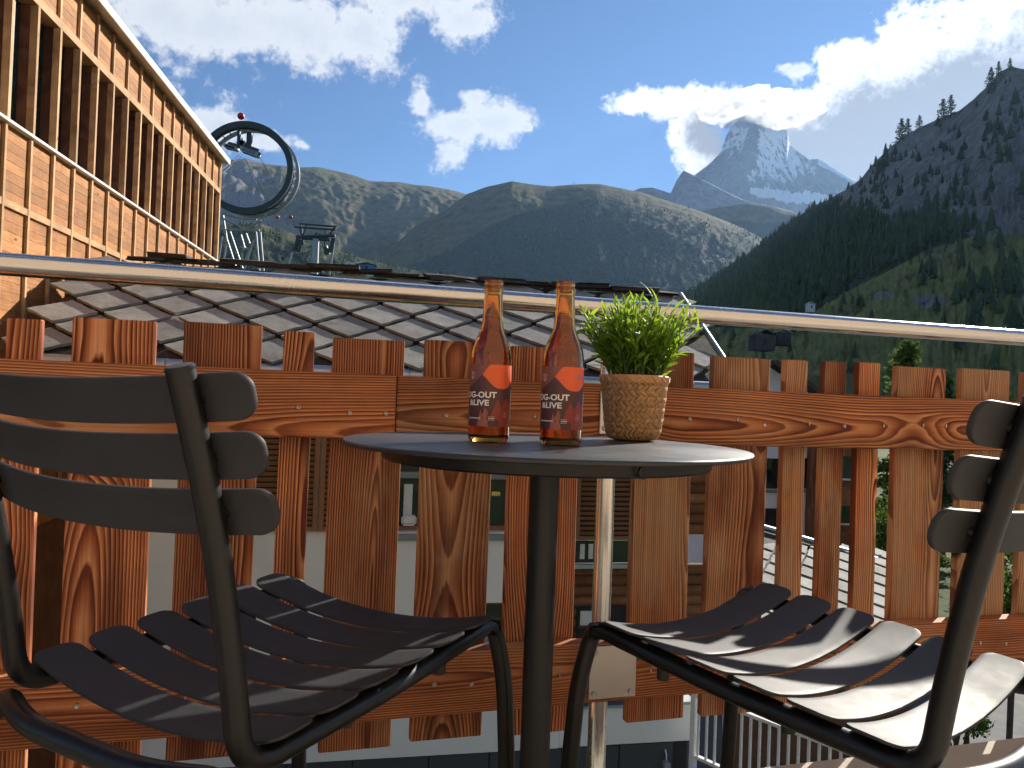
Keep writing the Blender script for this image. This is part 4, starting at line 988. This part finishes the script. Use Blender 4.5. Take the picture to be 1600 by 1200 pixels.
# ------------------------------------------------------------------ terrain
def terrain_mats():
    # far grassy / rocky mountain
    g = material('alp_slope'); p = g.pos(); z = g.sep(p)[2]
    sl = g.attr('slope'); fo = g.attr('forest')
    n = g.noise(p, .0035, 8, .62); f = g.noise(p, .02, 7, .65); ff = g.noise(p, .09, 5, .7)
    fx = g.noise(p, .35, 4, .7)
    grass = g.mix(g.sstep(g.add(f, g.mul(g.m('SUBTRACT', fx, .5), .5)), .36, .64), (.06, .066, .026), (.135, .115, .046))
    rock = g.mix(g.sstep(ff, .35, .65), (.11, .105, .10), (.25, .24, .23))
    c = g.mix(g.sstep(g.add(sl, g.mul(g.m('SUBTRACT', n, .5), 1.3)), .40, .60), grass, rock)
    fm = g.sstep(g.add(fo, g.add(g.mul(g.m('SUBTRACT', n, .5), 1.1), g.mul(g.m('SUBTRACT', ff, .5), .9))), .42, .58)
    c = g.mix(fm, c, g.mix(g.sstep(ff, .4, .6), (.014, .026, .014), (.035, .055, .022)))
    setp(g, color=c, rough=.95, spec=.1, normal=g.bump(g.add(g.mul(f, 1.), g.mul(ff, .35)), .45, 14.))
    # Matterhorn-like peak
    g = material('peak_rock'); p = g.pos(); sn = g.attr('snow')
    st = g.mapping(p, (.012, .006, .0030), rot=(0, radians(22), 0)); n = g.noise(st, 1., 8, .68, .6); n2 = g.noise(p, .012, 8, .7)
    rock = g.mix(g.sstep(n2, .35, .65), (.062, .064, .07), (.15, .15, .155))
    m_ = g.sstep(g.add(g.add(sn, g.mul(g.m('SUBTRACT', n, .5), 1.5)), g.mul(g.m('SUBTRACT', n2, .5), .9)), .44, .56)
    setp(g, color=g.mix(m_, rock, (.80, .82, .86)), rough=.8, spec=.15, normal=g.bump(n2, .8, 30.))
    # near valley side
    g = material('valley_side'); p = g.pos(); me_, ro = g.attr('meadow'), g.attr('rock')
    n = g.noise(p, .02, 8, .65); f = g.noise(p, .12, 7, .66); ff = g.noise(p, .6, 5, .65)
    grass = g.mix(g.sstep(f, .35, .65), (.17, .20, .055), (.29, .29, .095)); grass = g.mix(g.sstep(n, .52, .66, 0, .8), grass, (.10, .085, .05))
    earth = g.mix(g.sstep(f, .4, .6), (.035, .045, .02), (.075, .075, .04))
    cr_ = g.noise(g.mapping(p, (.05, .05, .02)), 1., 9, .72, 1.2)
    rock = g.ramp(cr_, [(.3, (.10, .095, .088)), (.5, (.23, .22, .205)), (.7, (.40, .385, .36))])
    c = g.mix(g.sstep(g.add(me_, g.mul(g.m('SUBTRACT', f, .5), .5)), .4, .6), earth, grass)
    c = g.mix(g.sstep(g.add(ro, g.mul(g.m('SUBTRACT', n, .5), 1.6)), .42, .58), c, rock)
    setp(g, color=c, rough=.95, spec=.1, normal=g.bump(g.add(g.mul(cr_, 1.), g.mul(f, .5)), .8, 8.))
    g = material('ground_meadow'); p = g.pos(); n = g.noise(p, .05, 7, .6); f = g.noise(p, .8, 6, .6)
    c = g.mix(g.sstep(n, .4, .6), (.045, .07, .02), (.09, .105, .035)); c = g.mix(g.sstep(f, .5, .7, 0, .6), c, (.10, .085, .06))
    setp(g, color=c, rough=.95, spec=.1, normal=g.bump(f, .5, .2))
terrain_mats()
def terrain(name, sil, D, Df, zf, nx, ny, amp, jag, mat, seed=0, rough=0., e=1.0, gul=(40, 3.), front=None, attrs=None, backdrop=.35, kind='structure', label=None, trow=1.15):
    sx = np.array([p[0] for p in sil], float); sy = np.array([p[1] for p in sil], float)
    xs = np.linspace(sx[0], sx[-1], nx); ys = np.interp(xs, sx, sy)
    ys += jag * (fbm(xs / 22. + seed, xs * 0 + seed, 5, .6))
    Dx = np.interp(xs, *zip(*D)) if isinstance(D, list) else np.full(nx, D); Dfx = np.interp(xs, *zip(*Df)) if isinstance(Df, list) else np.full(nx, Df)
    zfx = np.interp(xs, *zip(*zf)) if isinstance(zf, list) else np.full(nx, zf)
    R = np.array([at(x, y, d) for x, y, d in zip(xs, ys, Dx)])
    nb = 6; ts = np.concatenate([-np.linspace(backdrop, .02, nb), np.linspace(0, 1, ny) ** trow])
    T, X = np.meshgrid(ts, np.arange(nx), indexing='ij')
    sc = 1 + np.where(T < 0, -T * .6, T * (Dfx[X] / Dx[X] - 1))
    if front is not None: sc = sc * (1 - front(xs[X], np.clip(T, 0, 1)))
    zr = R[:, 2][X]; tt = np.clip(T, 0, 1)
    Z = zr + (zfx[X] - zr) * tt ** e + np.where(T < 0, (zr - zfx[X]) * T * 1.1, 0)
    env = np.clip(tt * 3.2, 0, 1) ** 1.1 * (1 - tt * .6)
    az = xs[X] / 100.
    nz = .28 * fbm(az * gul[0] / 26 + T * 2.1 + seed * 3.1, T * gul[1] * .8 + seed, 6, .5, True) + .6 * fbm(az * gul[0] / 40 - T * 1.3 + seed, T * gul[1] * 1.3 + seed * 2, 7, .5)
    Z = Z + amp * nz * env
    if rough: Z = Z + rough * env * (fbm(az * 14 + 3, T * 26 + 1, 5, .6) + .7 * fbm(az * 5 + 8, T * 9 + 2, 4, .5, True))
    rad = 1 + (.35 * amp / Dx[X]) * fbm(az * gul[0] / 7 - seed, T * gul[1] * 4 + 5, 4, .5) * env
    Px = R[:, 0][X] * sc * rad; Py = R[:, 1][X] * sc * rad
    P = np.stack([Px, Py, Z], -1).reshape(-1, 3); rows = len(ts)
    i = np.arange(rows - 1)[:, None] * nx + np.arange(nx - 1)[None]; i = i.ravel()
    Q = np.stack([i, i + nx, i + nx + 1, i + 1], 1)
    me = quick_mesh(P, Q, name, True)
    if attrs:
        G3 = P.reshape(rows, nx, 3); du = np.gradient(G3, axis=1); dv = np.gradient(G3, axis=0); N_ = np.cross(du, dv); N_ /= np.linalg.norm(N_, axis=-1, keepdims=True) + 1e-9
        slope = 1 - np.abs(N_[..., 2]).ravel(); px, py = project(P)
        for k, v in attrs(px, py, P, tt.ravel(), slope).items():
            a = me.attributes.new(k, 'FLOAT', 'POINT'); a.data.foreach_set('value', np.asarray(v, np.float32))
    o = mesh_obj(name, me, mat); tag(o, kind=kind); return o, P, (rows, nx), tt.ravel()

# valley floor
gnd = np.array([(-14000, -3000, GZ), (14000, -3000, GZ), (14000, 15000, GZ), (-14000, 15000, GZ)]); tag(mesh_obj('ground', quick_mesh(gnd, [[0, 1, 2, 3]]), 'ground_meadow'), kind='structure')
ra = [at(1075, 1230, 9.5), at(1500, 1230, 11), at(1600, 1040, 19), at(1120, 1040, 17)]
RZ = GZ + .02
def ground_pt(px, py): d = ray(px, py); k = (RZ - CAM.z) / d.z; return CAM + d * k
rd = [ground_pt(1060, 1260), ground_pt(1650, 1260), ground_pt(1500, 960), ground_pt(1100, 960)]
rd = [Vector((1.6, 4, RZ)), Vector((16, 7, RZ)), Vector((15, 22, RZ)), Vector((2.6, 20, RZ))]
tag(mesh_obj('road', quick_mesh([tuple(v) for v in rd], [[0, 1, 2, 3]]), 'asphalt'), kind='structure')
kb = thing('kerb', (4.5, 9, GZ), 'pale kerb line along the grey road below the balcony', 'kerb', radians(38))
for k in range(16): box('kerb_stone', (-6 + k * .8, 0, 0), (-6 + k * .8 + .785, .15, .13), 'floor_concrete', kb, .01)

# far left grassy mountain
def at_left(px, py, P, t, sl):
    fo = np.clip((t - .62) * 3.0, 0, 1) + .35 * np.clip((700 - px) / 300, 0, 1) * (t > .45)
    rock = np.clip(sl * 1.1 + .55 * np.clip((500 - px) / 130, 0, 1) - .06, 0, 1)
    return {'slope': rock, 'forest': fo}
terrain('left_mountain', [(40, 230), (200, 232), (300, 240), (345, 250), (385, 249), (420, 258), (460, 262), (500, 262), (540, 271), (580, 284), (620, 285), (665, 291), (700, 296), (735, 306), (800, 325), (900, 350)], 5200, 3000, 60, 260, 150, 130, 1.2, 'alp_slope', 1, rough=26., e=1.25, gul=(28, 2.2), attrs=at_left)
# rocky, wooded foothill in front of it
fo_, FP, _, ft = terrain('left_foothill', [(100, 400), (250, 372), (330, 352), (400, 348), (450, 362), (520, 388), (560, 402), (600, 412), (660, 425), (740, 440)], 1900, 1250, 0, 200, 90, 45, 2, 'alp_slope', 2, rough=9., e=1.1, gul=(34, 3.),
        attrs=lambda px, py, P, t, sl: {'slope': np.clip(sl * .9 + .25 * fbm(px / 40, py / 16, 4), 0, 1), 'forest': .55 + .5 * fbm(px / 60 + 4, py / 22, 4)})
# central hill
def at_mid(px, py, P, t, sl):
    edge = np.interp(px, [560, 650, 700, 760, 820, 900, 960, 1060, 1150, 1300], [430, 405, 385, 350, 325, 306, 306, 332, 352, 350])
    return {'slope': np.clip(sl * .7 - .05, 0, 1), 'forest': np.clip((py - edge) / 14., 0, 1) * .95}
ho_, HP, _, ht = terrain('central_hill', [(420, 470), (540, 440), (600, 400), (650, 352), (700, 325), (730, 303), (760, 292), (800, 283), (830, 288), (860, 291), (900, 288), (935, 287), (965, 293), (1000, 300), (1050, 316), (1100, 332), (1150, 352), (1250, 400), (1350, 460)],
        3600, 2250, 20, 300, 150, 60, 1., 'alp_slope', 5, rough=15., e=1.12, gul=(26, 2.), attrs=at_mid)
terrain('high_pasture', [(900, 330), (980, 318), (1040, 318), (1090, 330), (1130, 322), (1170, 317), (1210, 323), (1250, 335), (1300, 345), (1420, 370)], 4600, 3800, 250, 180, 70, 50, 1.2, 'alp_slope', 6, e=1.2,
        attrs=lambda px, py, P, t, sl: {'slope': np.clip(sl * .8, 0, 1), 'forest': np.clip((py - 336) / 18., 0, 1)})
# dark shoulder in front of the peak, then the peak
terrain('rocky_shoulder', [(930, 320), (1000, 294), (1020, 293), (1048, 302), (1056, 284), (1068, 266), (1082, 273), (1120, 292), (1160, 312), (1240, 330)], 6800, 5600, 700, 160, 60, 60, 1.2, 'peak_rock', 7,
        attrs=lambda px, py, P, t, sl: {'snow': np.full(len(px), -.25)})
def ridge(x, t):
    xr = 1186 - 40 * t - 0 * x; w = 14 + 95 * t
    a = np.clip(1 - np.abs(x - xr) / w, 0, 1) * .050 * t ** .8
    x2 = 1240 + 30 * t; a2 = np.clip(1 - np.abs(x - x2) / (10 + 30 * t), 0, 1) * .022 * t
    return a + a2
def at_peak(px, py, P, t, sl):
    xr = 1187 - 40 * np.clip((py - 165) / 160, 0, 1)
    right = np.clip((px - xr - 2) / 14, 0, 1); left = np.clip((xr - px) / 12, 0, 1)
    s = .08 + .52 * right * np.clip((320 - py) / 60, 0, 1) * np.clip((1290 - px) / 40, 0, 1) + .40 * left * np.clip((262 - py) / 30, 0, 1) + .15 * np.clip((230 - py) / 40, 0, 1)
    gl = (.75 + .5 * fbm(px / 9, py / 9, 4)) * np.clip(1 - np.abs(py - np.interp(px, [1150, 1180, 1240, 1300, 1340], [292, 300, 310, 312, 300])) / np.interp(px, [1150, 1180, 1240, 1300], [3, 9, 15, 14]), 0, 1) * (px > 1172)
    gl2 = np.clip(1 - np.abs(py - np.interp(px, [1278, 1345], [250, 286])) / 11, 0, 1) * (px > 1279)
    return {'snow': s + 1.1 * gl + 1.1 * gl2}
terrain('peak', [(1010, 330), (1060, 300), (1085, 274), (1110, 255), (1126, 238), (1133, 216), (1141, 200), (1156, 184), (1176, 172), (1190, 168), (1205, 176), (1220, 190), (1231, 206), (1234, 226), (1250, 239), (1264, 250), (1279, 248), (1300, 262), (1330, 281), (1370, 300), (1450, 330)],
        9000, 7200, 900, 300, 170, 120, 1.5, 'peak_rock', 9, e=.92, gul=(120, 3.), front=ridge, attrs=at_peak)
# steep valley side on the right
meadow_line = ([1000, 1060, 1150, 1215, 1260, 1300, 1345, 1400, 1450, 1520, 1600, 1800], [500, 505, 508, 506, 492, 462, 440, 412, 385, 365, 350, 330])
def at_right(px, py, P, t, sl):
    ml = np.interp(px, *meadow_line); md = np.clip((py - ml) / 10., 0, 1)
    rk = np.clip(np.interp(px, [1200, 1280, 1360, 1500, 1600], [0, .45, .95, 1.1, 1.15]) - np.clip((py - np.interp(px, [1250, 1400, 1500, 1600], [318, 320, 300, 330])) / 45, 0, 1), 0, 1)
    rk2 = np.clip(1 - np.hypot((px - 1530) / 75, (py - 345) / 40), 0, 1) * .9 + np.clip(1 - np.hypot((px - 1450) / 42, (py - 470) / 20), 0, 1) * 1.1 + np.clip(1 - np.hypot((px - 1385) / 30, (py - 462) / 10), 0, 1)
    return {'meadow': md * (1 - .0 * rk), 'rock': rk + rk2}
vo, VP, (vr, vc), vt = terrain('valley_side', [(980, 520), (1030, 488), (1070, 463), (1110, 440), (1150, 412), (1190, 382), (1230, 350), (1260, 330), (1290, 314), (1320, 297), (1345, 280), (1362, 258), (1385, 235), (1410, 214), (1440, 198), (1470, 184), (1500, 172), (1525, 152), (1545, 132), (1562, 112), (1580, 104), (1610, 110), (1700, 90), (1900, 60)],
        [(980, 900), (1200, 1150), (1350, 950), (1600, 760), (1900, 700)], [(980, 420), (1300, 300), (1600, 210), (1900, 180)], [(980, -5), (1300, -2), (1900, 2)], 420, 240, 26, 2.2, 'valley_side', 12, rough=9., e=.74, gul=(26, 3.2), attrs=at_right)

# ------------------------------------------------------------------ conifers
def conifer_template(seed, tiers=6, seg=9):
    r_ = np.random.default_rng(seed); V = []; T = []
    for k in range(tiers):
        zb = .06 + .80 * k / tiers; zt = min(1, zb + .40 * (1 - .45 * k / tiers)); rad = .19 * (1 - (k / tiers)) ** .8 + .02
        b = len(V); V.append((r_.normal(0, .008), r_.normal(0, .008), zt))
        for i in range(seg):
            a = 2 * pi * (i + r_.uniform(-.25, .25)) / seg; rr_ = rad * (1.25 if i % 2 else .62) * r_.uniform(.75, 1.2); V.append((rr_ * cos(a), rr_ * sin(a), zb + r_.uniform(-.03, .03) - (.03 if i % 2 else -.02)))
        for i in range(seg): T.append((b, b + 1 + i, b + 1 + (i + 1) % seg))
    b = len(V)
    for i in range(4): V.append((.012 * cos(i * pi / 2), .012 * sin(i * pi / 2), -.04)); 
    V.append((0, 0, .5))
    for i in range(4): T.append((b + i, b + (i + 1) % 4, b + 4))
    return np.array(V), np.array(T)
TPL = [conifer_template(i) for i in range(8)]
def forest(name, pts, hs, shade, mat, label=None):
    VV = []; TT = []; SS = []; off = 0; r_ = np.random.default_rng(5)
    for p, h, s in zip(pts, hs, shade):
        V_, T_ = TPL[r_.integers(8)]; a = r_.uniform(0, 6.28); c, n = cos(a), sin(a); w = h * r_.uniform(.8, 1.25)
        X = np.stack([(V_[:, 0] * c - V_[:, 1] * n) * w, (V_[:, 0] * n + V_[:, 1] * c) * w, V_[:, 2] * h], 1) + p
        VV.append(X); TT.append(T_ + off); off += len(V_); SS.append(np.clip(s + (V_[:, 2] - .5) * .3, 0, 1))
    me = quick_mesh(np.concatenate(VV), np.concatenate(TT)); a_ = me.attributes.new('shade', 'FLOAT', 'POINT'); a_.data.foreach_set('value', np.concatenate(SS).astype(np.float32))
    o = mesh_obj(name, me, mat); tag(o, label, 'forest', kind='stuff'); return o
px, py = project(VP); ml = np.interp(px, *meadow_line)
dens = fbm(px / 45, py / 45, 4)
rk = at_right(px, py, VP, vt, vt)['rock']
prob = np.where(py < ml + 6 * dens, .9, .03) * np.clip(1.1 - rk * 1.2 + .9 * dens, .02, 1)
prob = np.where((py > ml + 20) & (np.hypot((px - 1560) / 70, (py - 470) / 50) < 1), .25, prob)     # wooded patch at the meadow's edge
prob = np.where((vt <= 0) | (px < 1000) | (px > 1800), 0, prob); area = np.where(vt > 0, 1, 0)
dist = np.linalg.norm(VP - np.array(CAM), axis=1)
wgt = prob * (dist / 700) ** 1.2
idx = RNG.choice(len(VP), size=5200, replace=False, p=wgt / wgt.sum())
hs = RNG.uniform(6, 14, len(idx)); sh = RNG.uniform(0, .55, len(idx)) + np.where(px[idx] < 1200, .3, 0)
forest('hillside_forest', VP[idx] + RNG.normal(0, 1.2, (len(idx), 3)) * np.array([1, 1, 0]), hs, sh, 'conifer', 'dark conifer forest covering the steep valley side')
px_, py_ = project(FP); w_ = np.where((ft > 0) & (px_ > 330) & (px_ < 700), np.clip(.35 + 1.2 * fbm(px_ / 60 + 4, py_ / 22, 4), 0, 1), 0)
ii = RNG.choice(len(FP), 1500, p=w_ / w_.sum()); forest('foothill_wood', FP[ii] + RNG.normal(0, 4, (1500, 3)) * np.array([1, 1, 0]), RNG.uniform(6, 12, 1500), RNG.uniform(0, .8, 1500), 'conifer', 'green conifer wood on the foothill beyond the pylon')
px_, py_ = project(HP); w_ = np.where((ht > 0) & (px_ > 540) & (px_ < 1260), at_mid(px_, py_, HP, ht, ht)['forest'] * np.clip(.6 + 1.2 * fbm(px_ / 50, py_ / 30, 4), .05, 1) + .01, 0)
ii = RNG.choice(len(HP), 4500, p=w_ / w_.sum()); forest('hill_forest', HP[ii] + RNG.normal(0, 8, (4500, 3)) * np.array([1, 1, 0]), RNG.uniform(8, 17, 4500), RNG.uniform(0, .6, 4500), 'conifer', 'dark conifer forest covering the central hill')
# small wooded knoll just behind the chalet ridge
kp = []
for k in range(240):
    x = RNG.uniform(700, 1010); d = RNG.uniform(330, 480); yb = np.interp(x, [700, 770, 815, 850, 900, 1010], [480, 462, 458, 464, 474, 480]) + RNG.uniform(0, 30); kp.append(np.array(at(x, yb, d)))
forest('knoll_wood', kp, RNG.uniform(7, 12, len(kp)), RNG.uniform(.2, .9, len(kp)), 'conifer', 'green conifers just above the chalet ridge behind the bottles')
terrain('knoll', [(600, 520), (700, 482), (770, 463), (815, 459), (850, 465), (900, 475), (1010, 482), (1100, 520)], 480, 250, -4, 60, 24, 4, 1., 'valley_side', 14, attrs=lambda px, py, P, t, sl: {'meadow': np.full(len(px), .3), 'rock': np.full(len(px), 0.)})
# trees on the skyline and lone trees: things of their own
def crown_tree(name, label, px, py_base, Y, px_h, seed, mat='conifer', group=None, width=.36, n=2600, leaf=.05, base=None):
    p = at(px, py_base, Y); h = px_h / F * Y; r_ = np.random.default_rng(seed)
    t = thing(name, p if base is None else (p.x, p.y, base), label, 'tree', 0, group)
    if base is not None: h = p.z + h - base
    tube('trunk', [(0, 0, -.03 * h), (.01 * h, 0, .35 * h), (0, .005 * h, .7 * h), (0, 0, .985 * h)], [.022 * h, .017 * h, .009 * h, .002 * h], 'bark', t, 7)
    VV = []; TT = []; SS = []
    nb = 46; limbs = []
    for k in range(nb):
        z = .10 + .88 * (k / nb) ** .9; L_ = width * .5 * (1 - z) ** .75 * r_.uniform(.6, 1.15) + .012; a = k * 2.4 + r_.uniform(-.4, .4); droop = r_.uniform(-.25, .12)
        tip = np.array([cos(a) * L_, sin(a) * L_, z + L_ * droop]); root = np.array([0, 0, z + .01]); limbs.append((root, tip))
        m = max(6, int(n / nb * (L_ / (width * .36) + .25)))
        for j in range(m):
            s = r_.uniform(.15, 1.05); c = root + (tip - root) * s + r_.normal(0, .016, 3) * np.array([1, 1, .8]); d = (tip - root) / np.linalg.norm(tip - root) + r_.normal(0, .6, 3); d /= np.linalg.norm(d)
            w_ = np.cross(d, r_.normal(0, 1, 3)); w_ /= np.linalg.norm(w_); l = leaf * r_.uniform(.6, 1.3)
            b = len(VV); VV += [c - d * l * .5, c + w_ * l * .22, c + d * l * .5, c - w_ * l * .22]; TT.append((b, b + 1, b + 2, b + 3)); SS += [np.clip(r_.uniform(0, .7) + .4 * s - .2, 0, 1)] * 4
    me = quick_mesh(np.array(VV) * h, TT); a_ = me.attributes.new('shade', 'FLOAT', 'POINT'); a_.data.foreach_set('value', np.array(SS, np.float32)); mesh_obj('crown', me, mat, t)
    return t
sky = [(1408, 222, 38, 905, 'tall dark conifer with a leaning neighbour on the cliff edge'), (1418, 214, 30, 900, 'bushy dark conifer beside the tall one on the cliff edge'), (1436, 203, 24, 890, 'round dark conifer standing apart on the cliff edge'), (1473, 185, 32, 850, 'slim dark conifer of the close pair high on cliff'),
       (1485, 180, 33, 845, 'broad dark conifer of the close pair high on cliff'), (1548, 134, 30, 790, 'dark conifer below the topmost tree of the cliff'), (1560, 117, 22, 780, 'small dark conifer leaning over the upper cliff'), (1578, 106, 16, 770, 'topmost dark conifer at the summit of the cliff'),
       (1391, 238, 14, 920, 'tiny dark conifer below the cliff-edge group'), (1344, 284, 10, 960, 'tiny dark shrub where cliff edge meets bright cloud')]
for i, (x, y, hh, Y, lb) in enumerate(sky): crown_tree('conifer_tree', lb, x, y + 4, Y, hh + 4, 20 + i, group='trees along the cliff edge', width=.62, n=700, leaf=.085)
crown_tree('larch_tree', 'light green larch rising behind the fence and right of the dark chalet', 1408, 880, 34., 352, 41, 'larch_needles', width=.36, n=9000, leaf=.030, base=GZ)
crown_tree('spruce_tree', 'dark spruce standing beside the light green larch', 1470, 880, 38., 300, 42, 'conifer', width=.40, n=6000, leaf=.032, base=GZ)
crown_tree('spruce_tree', 'dark spruce far right behind the second chair', 1560, 880, 30., 270, 43, 'conifer', width=.44, n=6000, leaf=.034, base=GZ)
def bush(label, px, py, Y, w_px, h_px, seed, n=1500, leaf=.09):
    p = at(px, py, Y); r_ = np.random.default_rng(seed); rw, rh = w_px / F * Y / 2, h_px / F * Y
    zb = GZ; t = thing('bush', (p.x, p.y, zb), label, 'bush'); H = p.z - zb
    for k in range(5): tube('stem', [(0, 0, 0), (r_.normal(0, .12) * rw, r_.normal(0, .12) * rw, H * .5), (r_.normal(0, .45) * rw, r_.normal(0, .45) * rw, H + rh * .2)], [.05, .04, .015], 'bark', t, 6)
    VV = []; TT = []; SS = []; cl = r_.normal(0, .45, (26, 3)); cl[:, 2] = np.abs(cl[:, 2])
    for j in range(n):
        c = (cl[r_.integers(26)] + r_.normal(0, .17, 3)) * np.array([rw, rw, rh * .8]) + np.array([0, 0, H - rh * .3]); d = r_.normal(0, 1, 3); d /= np.linalg.norm(d); w_ = np.cross(d, r_.normal(0, 1, 3)); w_ /= np.linalg.norm(w_); l = leaf * r_.uniform(.6, 1.4)
        b = len(VV); VV += [c - d * l * .5, c + w_ * l * .3, c + d * l * .5, c - w_ * l * .3]; TT.append((b, b + 1, b + 2, b + 3)); SS += [r_.uniform(0, 1)] * 4
    me = quick_mesh(np.array(VV), TT); a_ = me.attributes.new('shade', 'FLOAT', 'POINT'); a_.data.foreach_set('value', np.array(SS, np.float32)); mesh_obj('foliage', me, 'bush_leaves', t)
bush('green leafy bush between the fence planks at foot of the larch', 1392, 850, 20., 70, 170, 1, 3500)
bush('yellow-green bush behind the second chair backrest', 1582, 930, 15., 60, 110, 2, 2000); bush('small bright bush low beside the road behind the second chair', 1500, 1118, 13.5, 70, 50, 3, 1600, .07)
# huts on the meadow
def hut(label, px, py, Y, w, h, mat, roofm='slate_dark'):
    p = at(px, py, Y); t = thing('meadow_hut', (p.x, p.y, p.z), label, 'hut', radians(random.uniform(-25, 25)))
    box('wall', (-w / 2, -w * .4, -2), (w / 2, w * .4, h), mat, t)
    for sg in (-1, 1):
        q4 = [Vector((0, -w * .5, h * 1.45)), Vector((0, w * .5, h * 1.45)), Vector((sg * w * .6, w * .5, h * .9)), Vector((sg * w * .6, -w * .5, h * .9))]
        nn = (q4[1] - q4[0]).cross(q4[3] - q4[0]).normalized(); nn = nn if nn.z > 0 else -nn; quad_slab('roof', [v + nn * .05 for v in q4], nn, .18, roofm, t)
    box('door', (-w * .1, -w * .4 - .06, 0), (w * .1, -w * .4 + .02, h * .6), 'dark_void', t)
hut('brown meadow hut with a dark slab roof below the handrail', 1190, 540, 300, 8, 4, 'slate_dark'); hut('meadow hut with a pale roof beside the brown hut', 1222, 532, 305, 6, 3, 'slate_dark', 'zinc'); hut('small whitish hut at the edge of the hillside forest', 1266, 482, 430, 4, 2.4, 'white_plaster', 'zinc')
hut('pale valley building left of the blue shed', 546, 419, 700, 9, 5, 'white_plaster', 'zinc'); hut('blue-grey shed far down the valley beyond the pylon', 572, 422, 690, 15, 4, 'blue_paint', 'blue_paint')

# ------------------------------------------------------------------ cloud cap on the peak, and the air
def cloud_cap():
    g = material('cloud_volume'); g.N.remove(g.bsdf); v = g.new('ShaderNodeVolumePrincipled'); v.inputs['Color'].default_value = (1, 1, 1, 1); v.inputs['Density'].default_value = .0060; v.inputs['Anisotropy'].default_value = .5
    g.L.new(v.outputs[0], g.N['Material Output'].inputs['Volume'])
    bm = bmesh.new(); rr = random.Random(4)
    c0 = at(1185, 165, 8650)
    lobes = [(1120, 172, 190, 110), (1150, 168, 240, 130), (1180, 163, 260, 150), (1212, 165, 230, 150), (1240, 172, 220, 150), (1262, 168, 180, 110), (1195, 182, 190, 110), (1165, 184, 170, 90), (1220, 186, 170, 95), (1140, 186, 130, 90)]
    for x, y, a, b in lobes:
        p = at(x, y, 8600) - c0; r_ = bmesh.ops.create_icosphere(bm, subdivisions=3, radius=1)
        for v_ in r_['verts']: v_.co = Vector((v_.co.x * a, v_.co.y * a * 1.3, v_.co.z * b)) * (1 + .22 * rr.uniform(-1, 1)) + p
    o = mesh_obj('cloud', bm_mesh(bm), g.mat, None, c0); tag(o, 'white cloud cap wrapped round the summit of the snowy peak', 'cloud', kind='stuff')
if USE_CLOUD: cloud_cap()
if HAZE > 0:
    g = material('haze_air'); g.N.remove(g.bsdf); v = g.new('ShaderNodeVolumePrincipled'); v.inputs['Color'].default_value = (.36, .60, 1, 1); v.inputs['Density'].default_value = HAZE; v.inputs['Anisotropy'].default_value = .38
    g.L.new(v.outputs[0], g.N['Material Output'].inputs['Volume'])
    tag(box('haze', (-14500, -3500, GZ - 1), (14500, 15500, 3700), g.mat), kind='stuff')
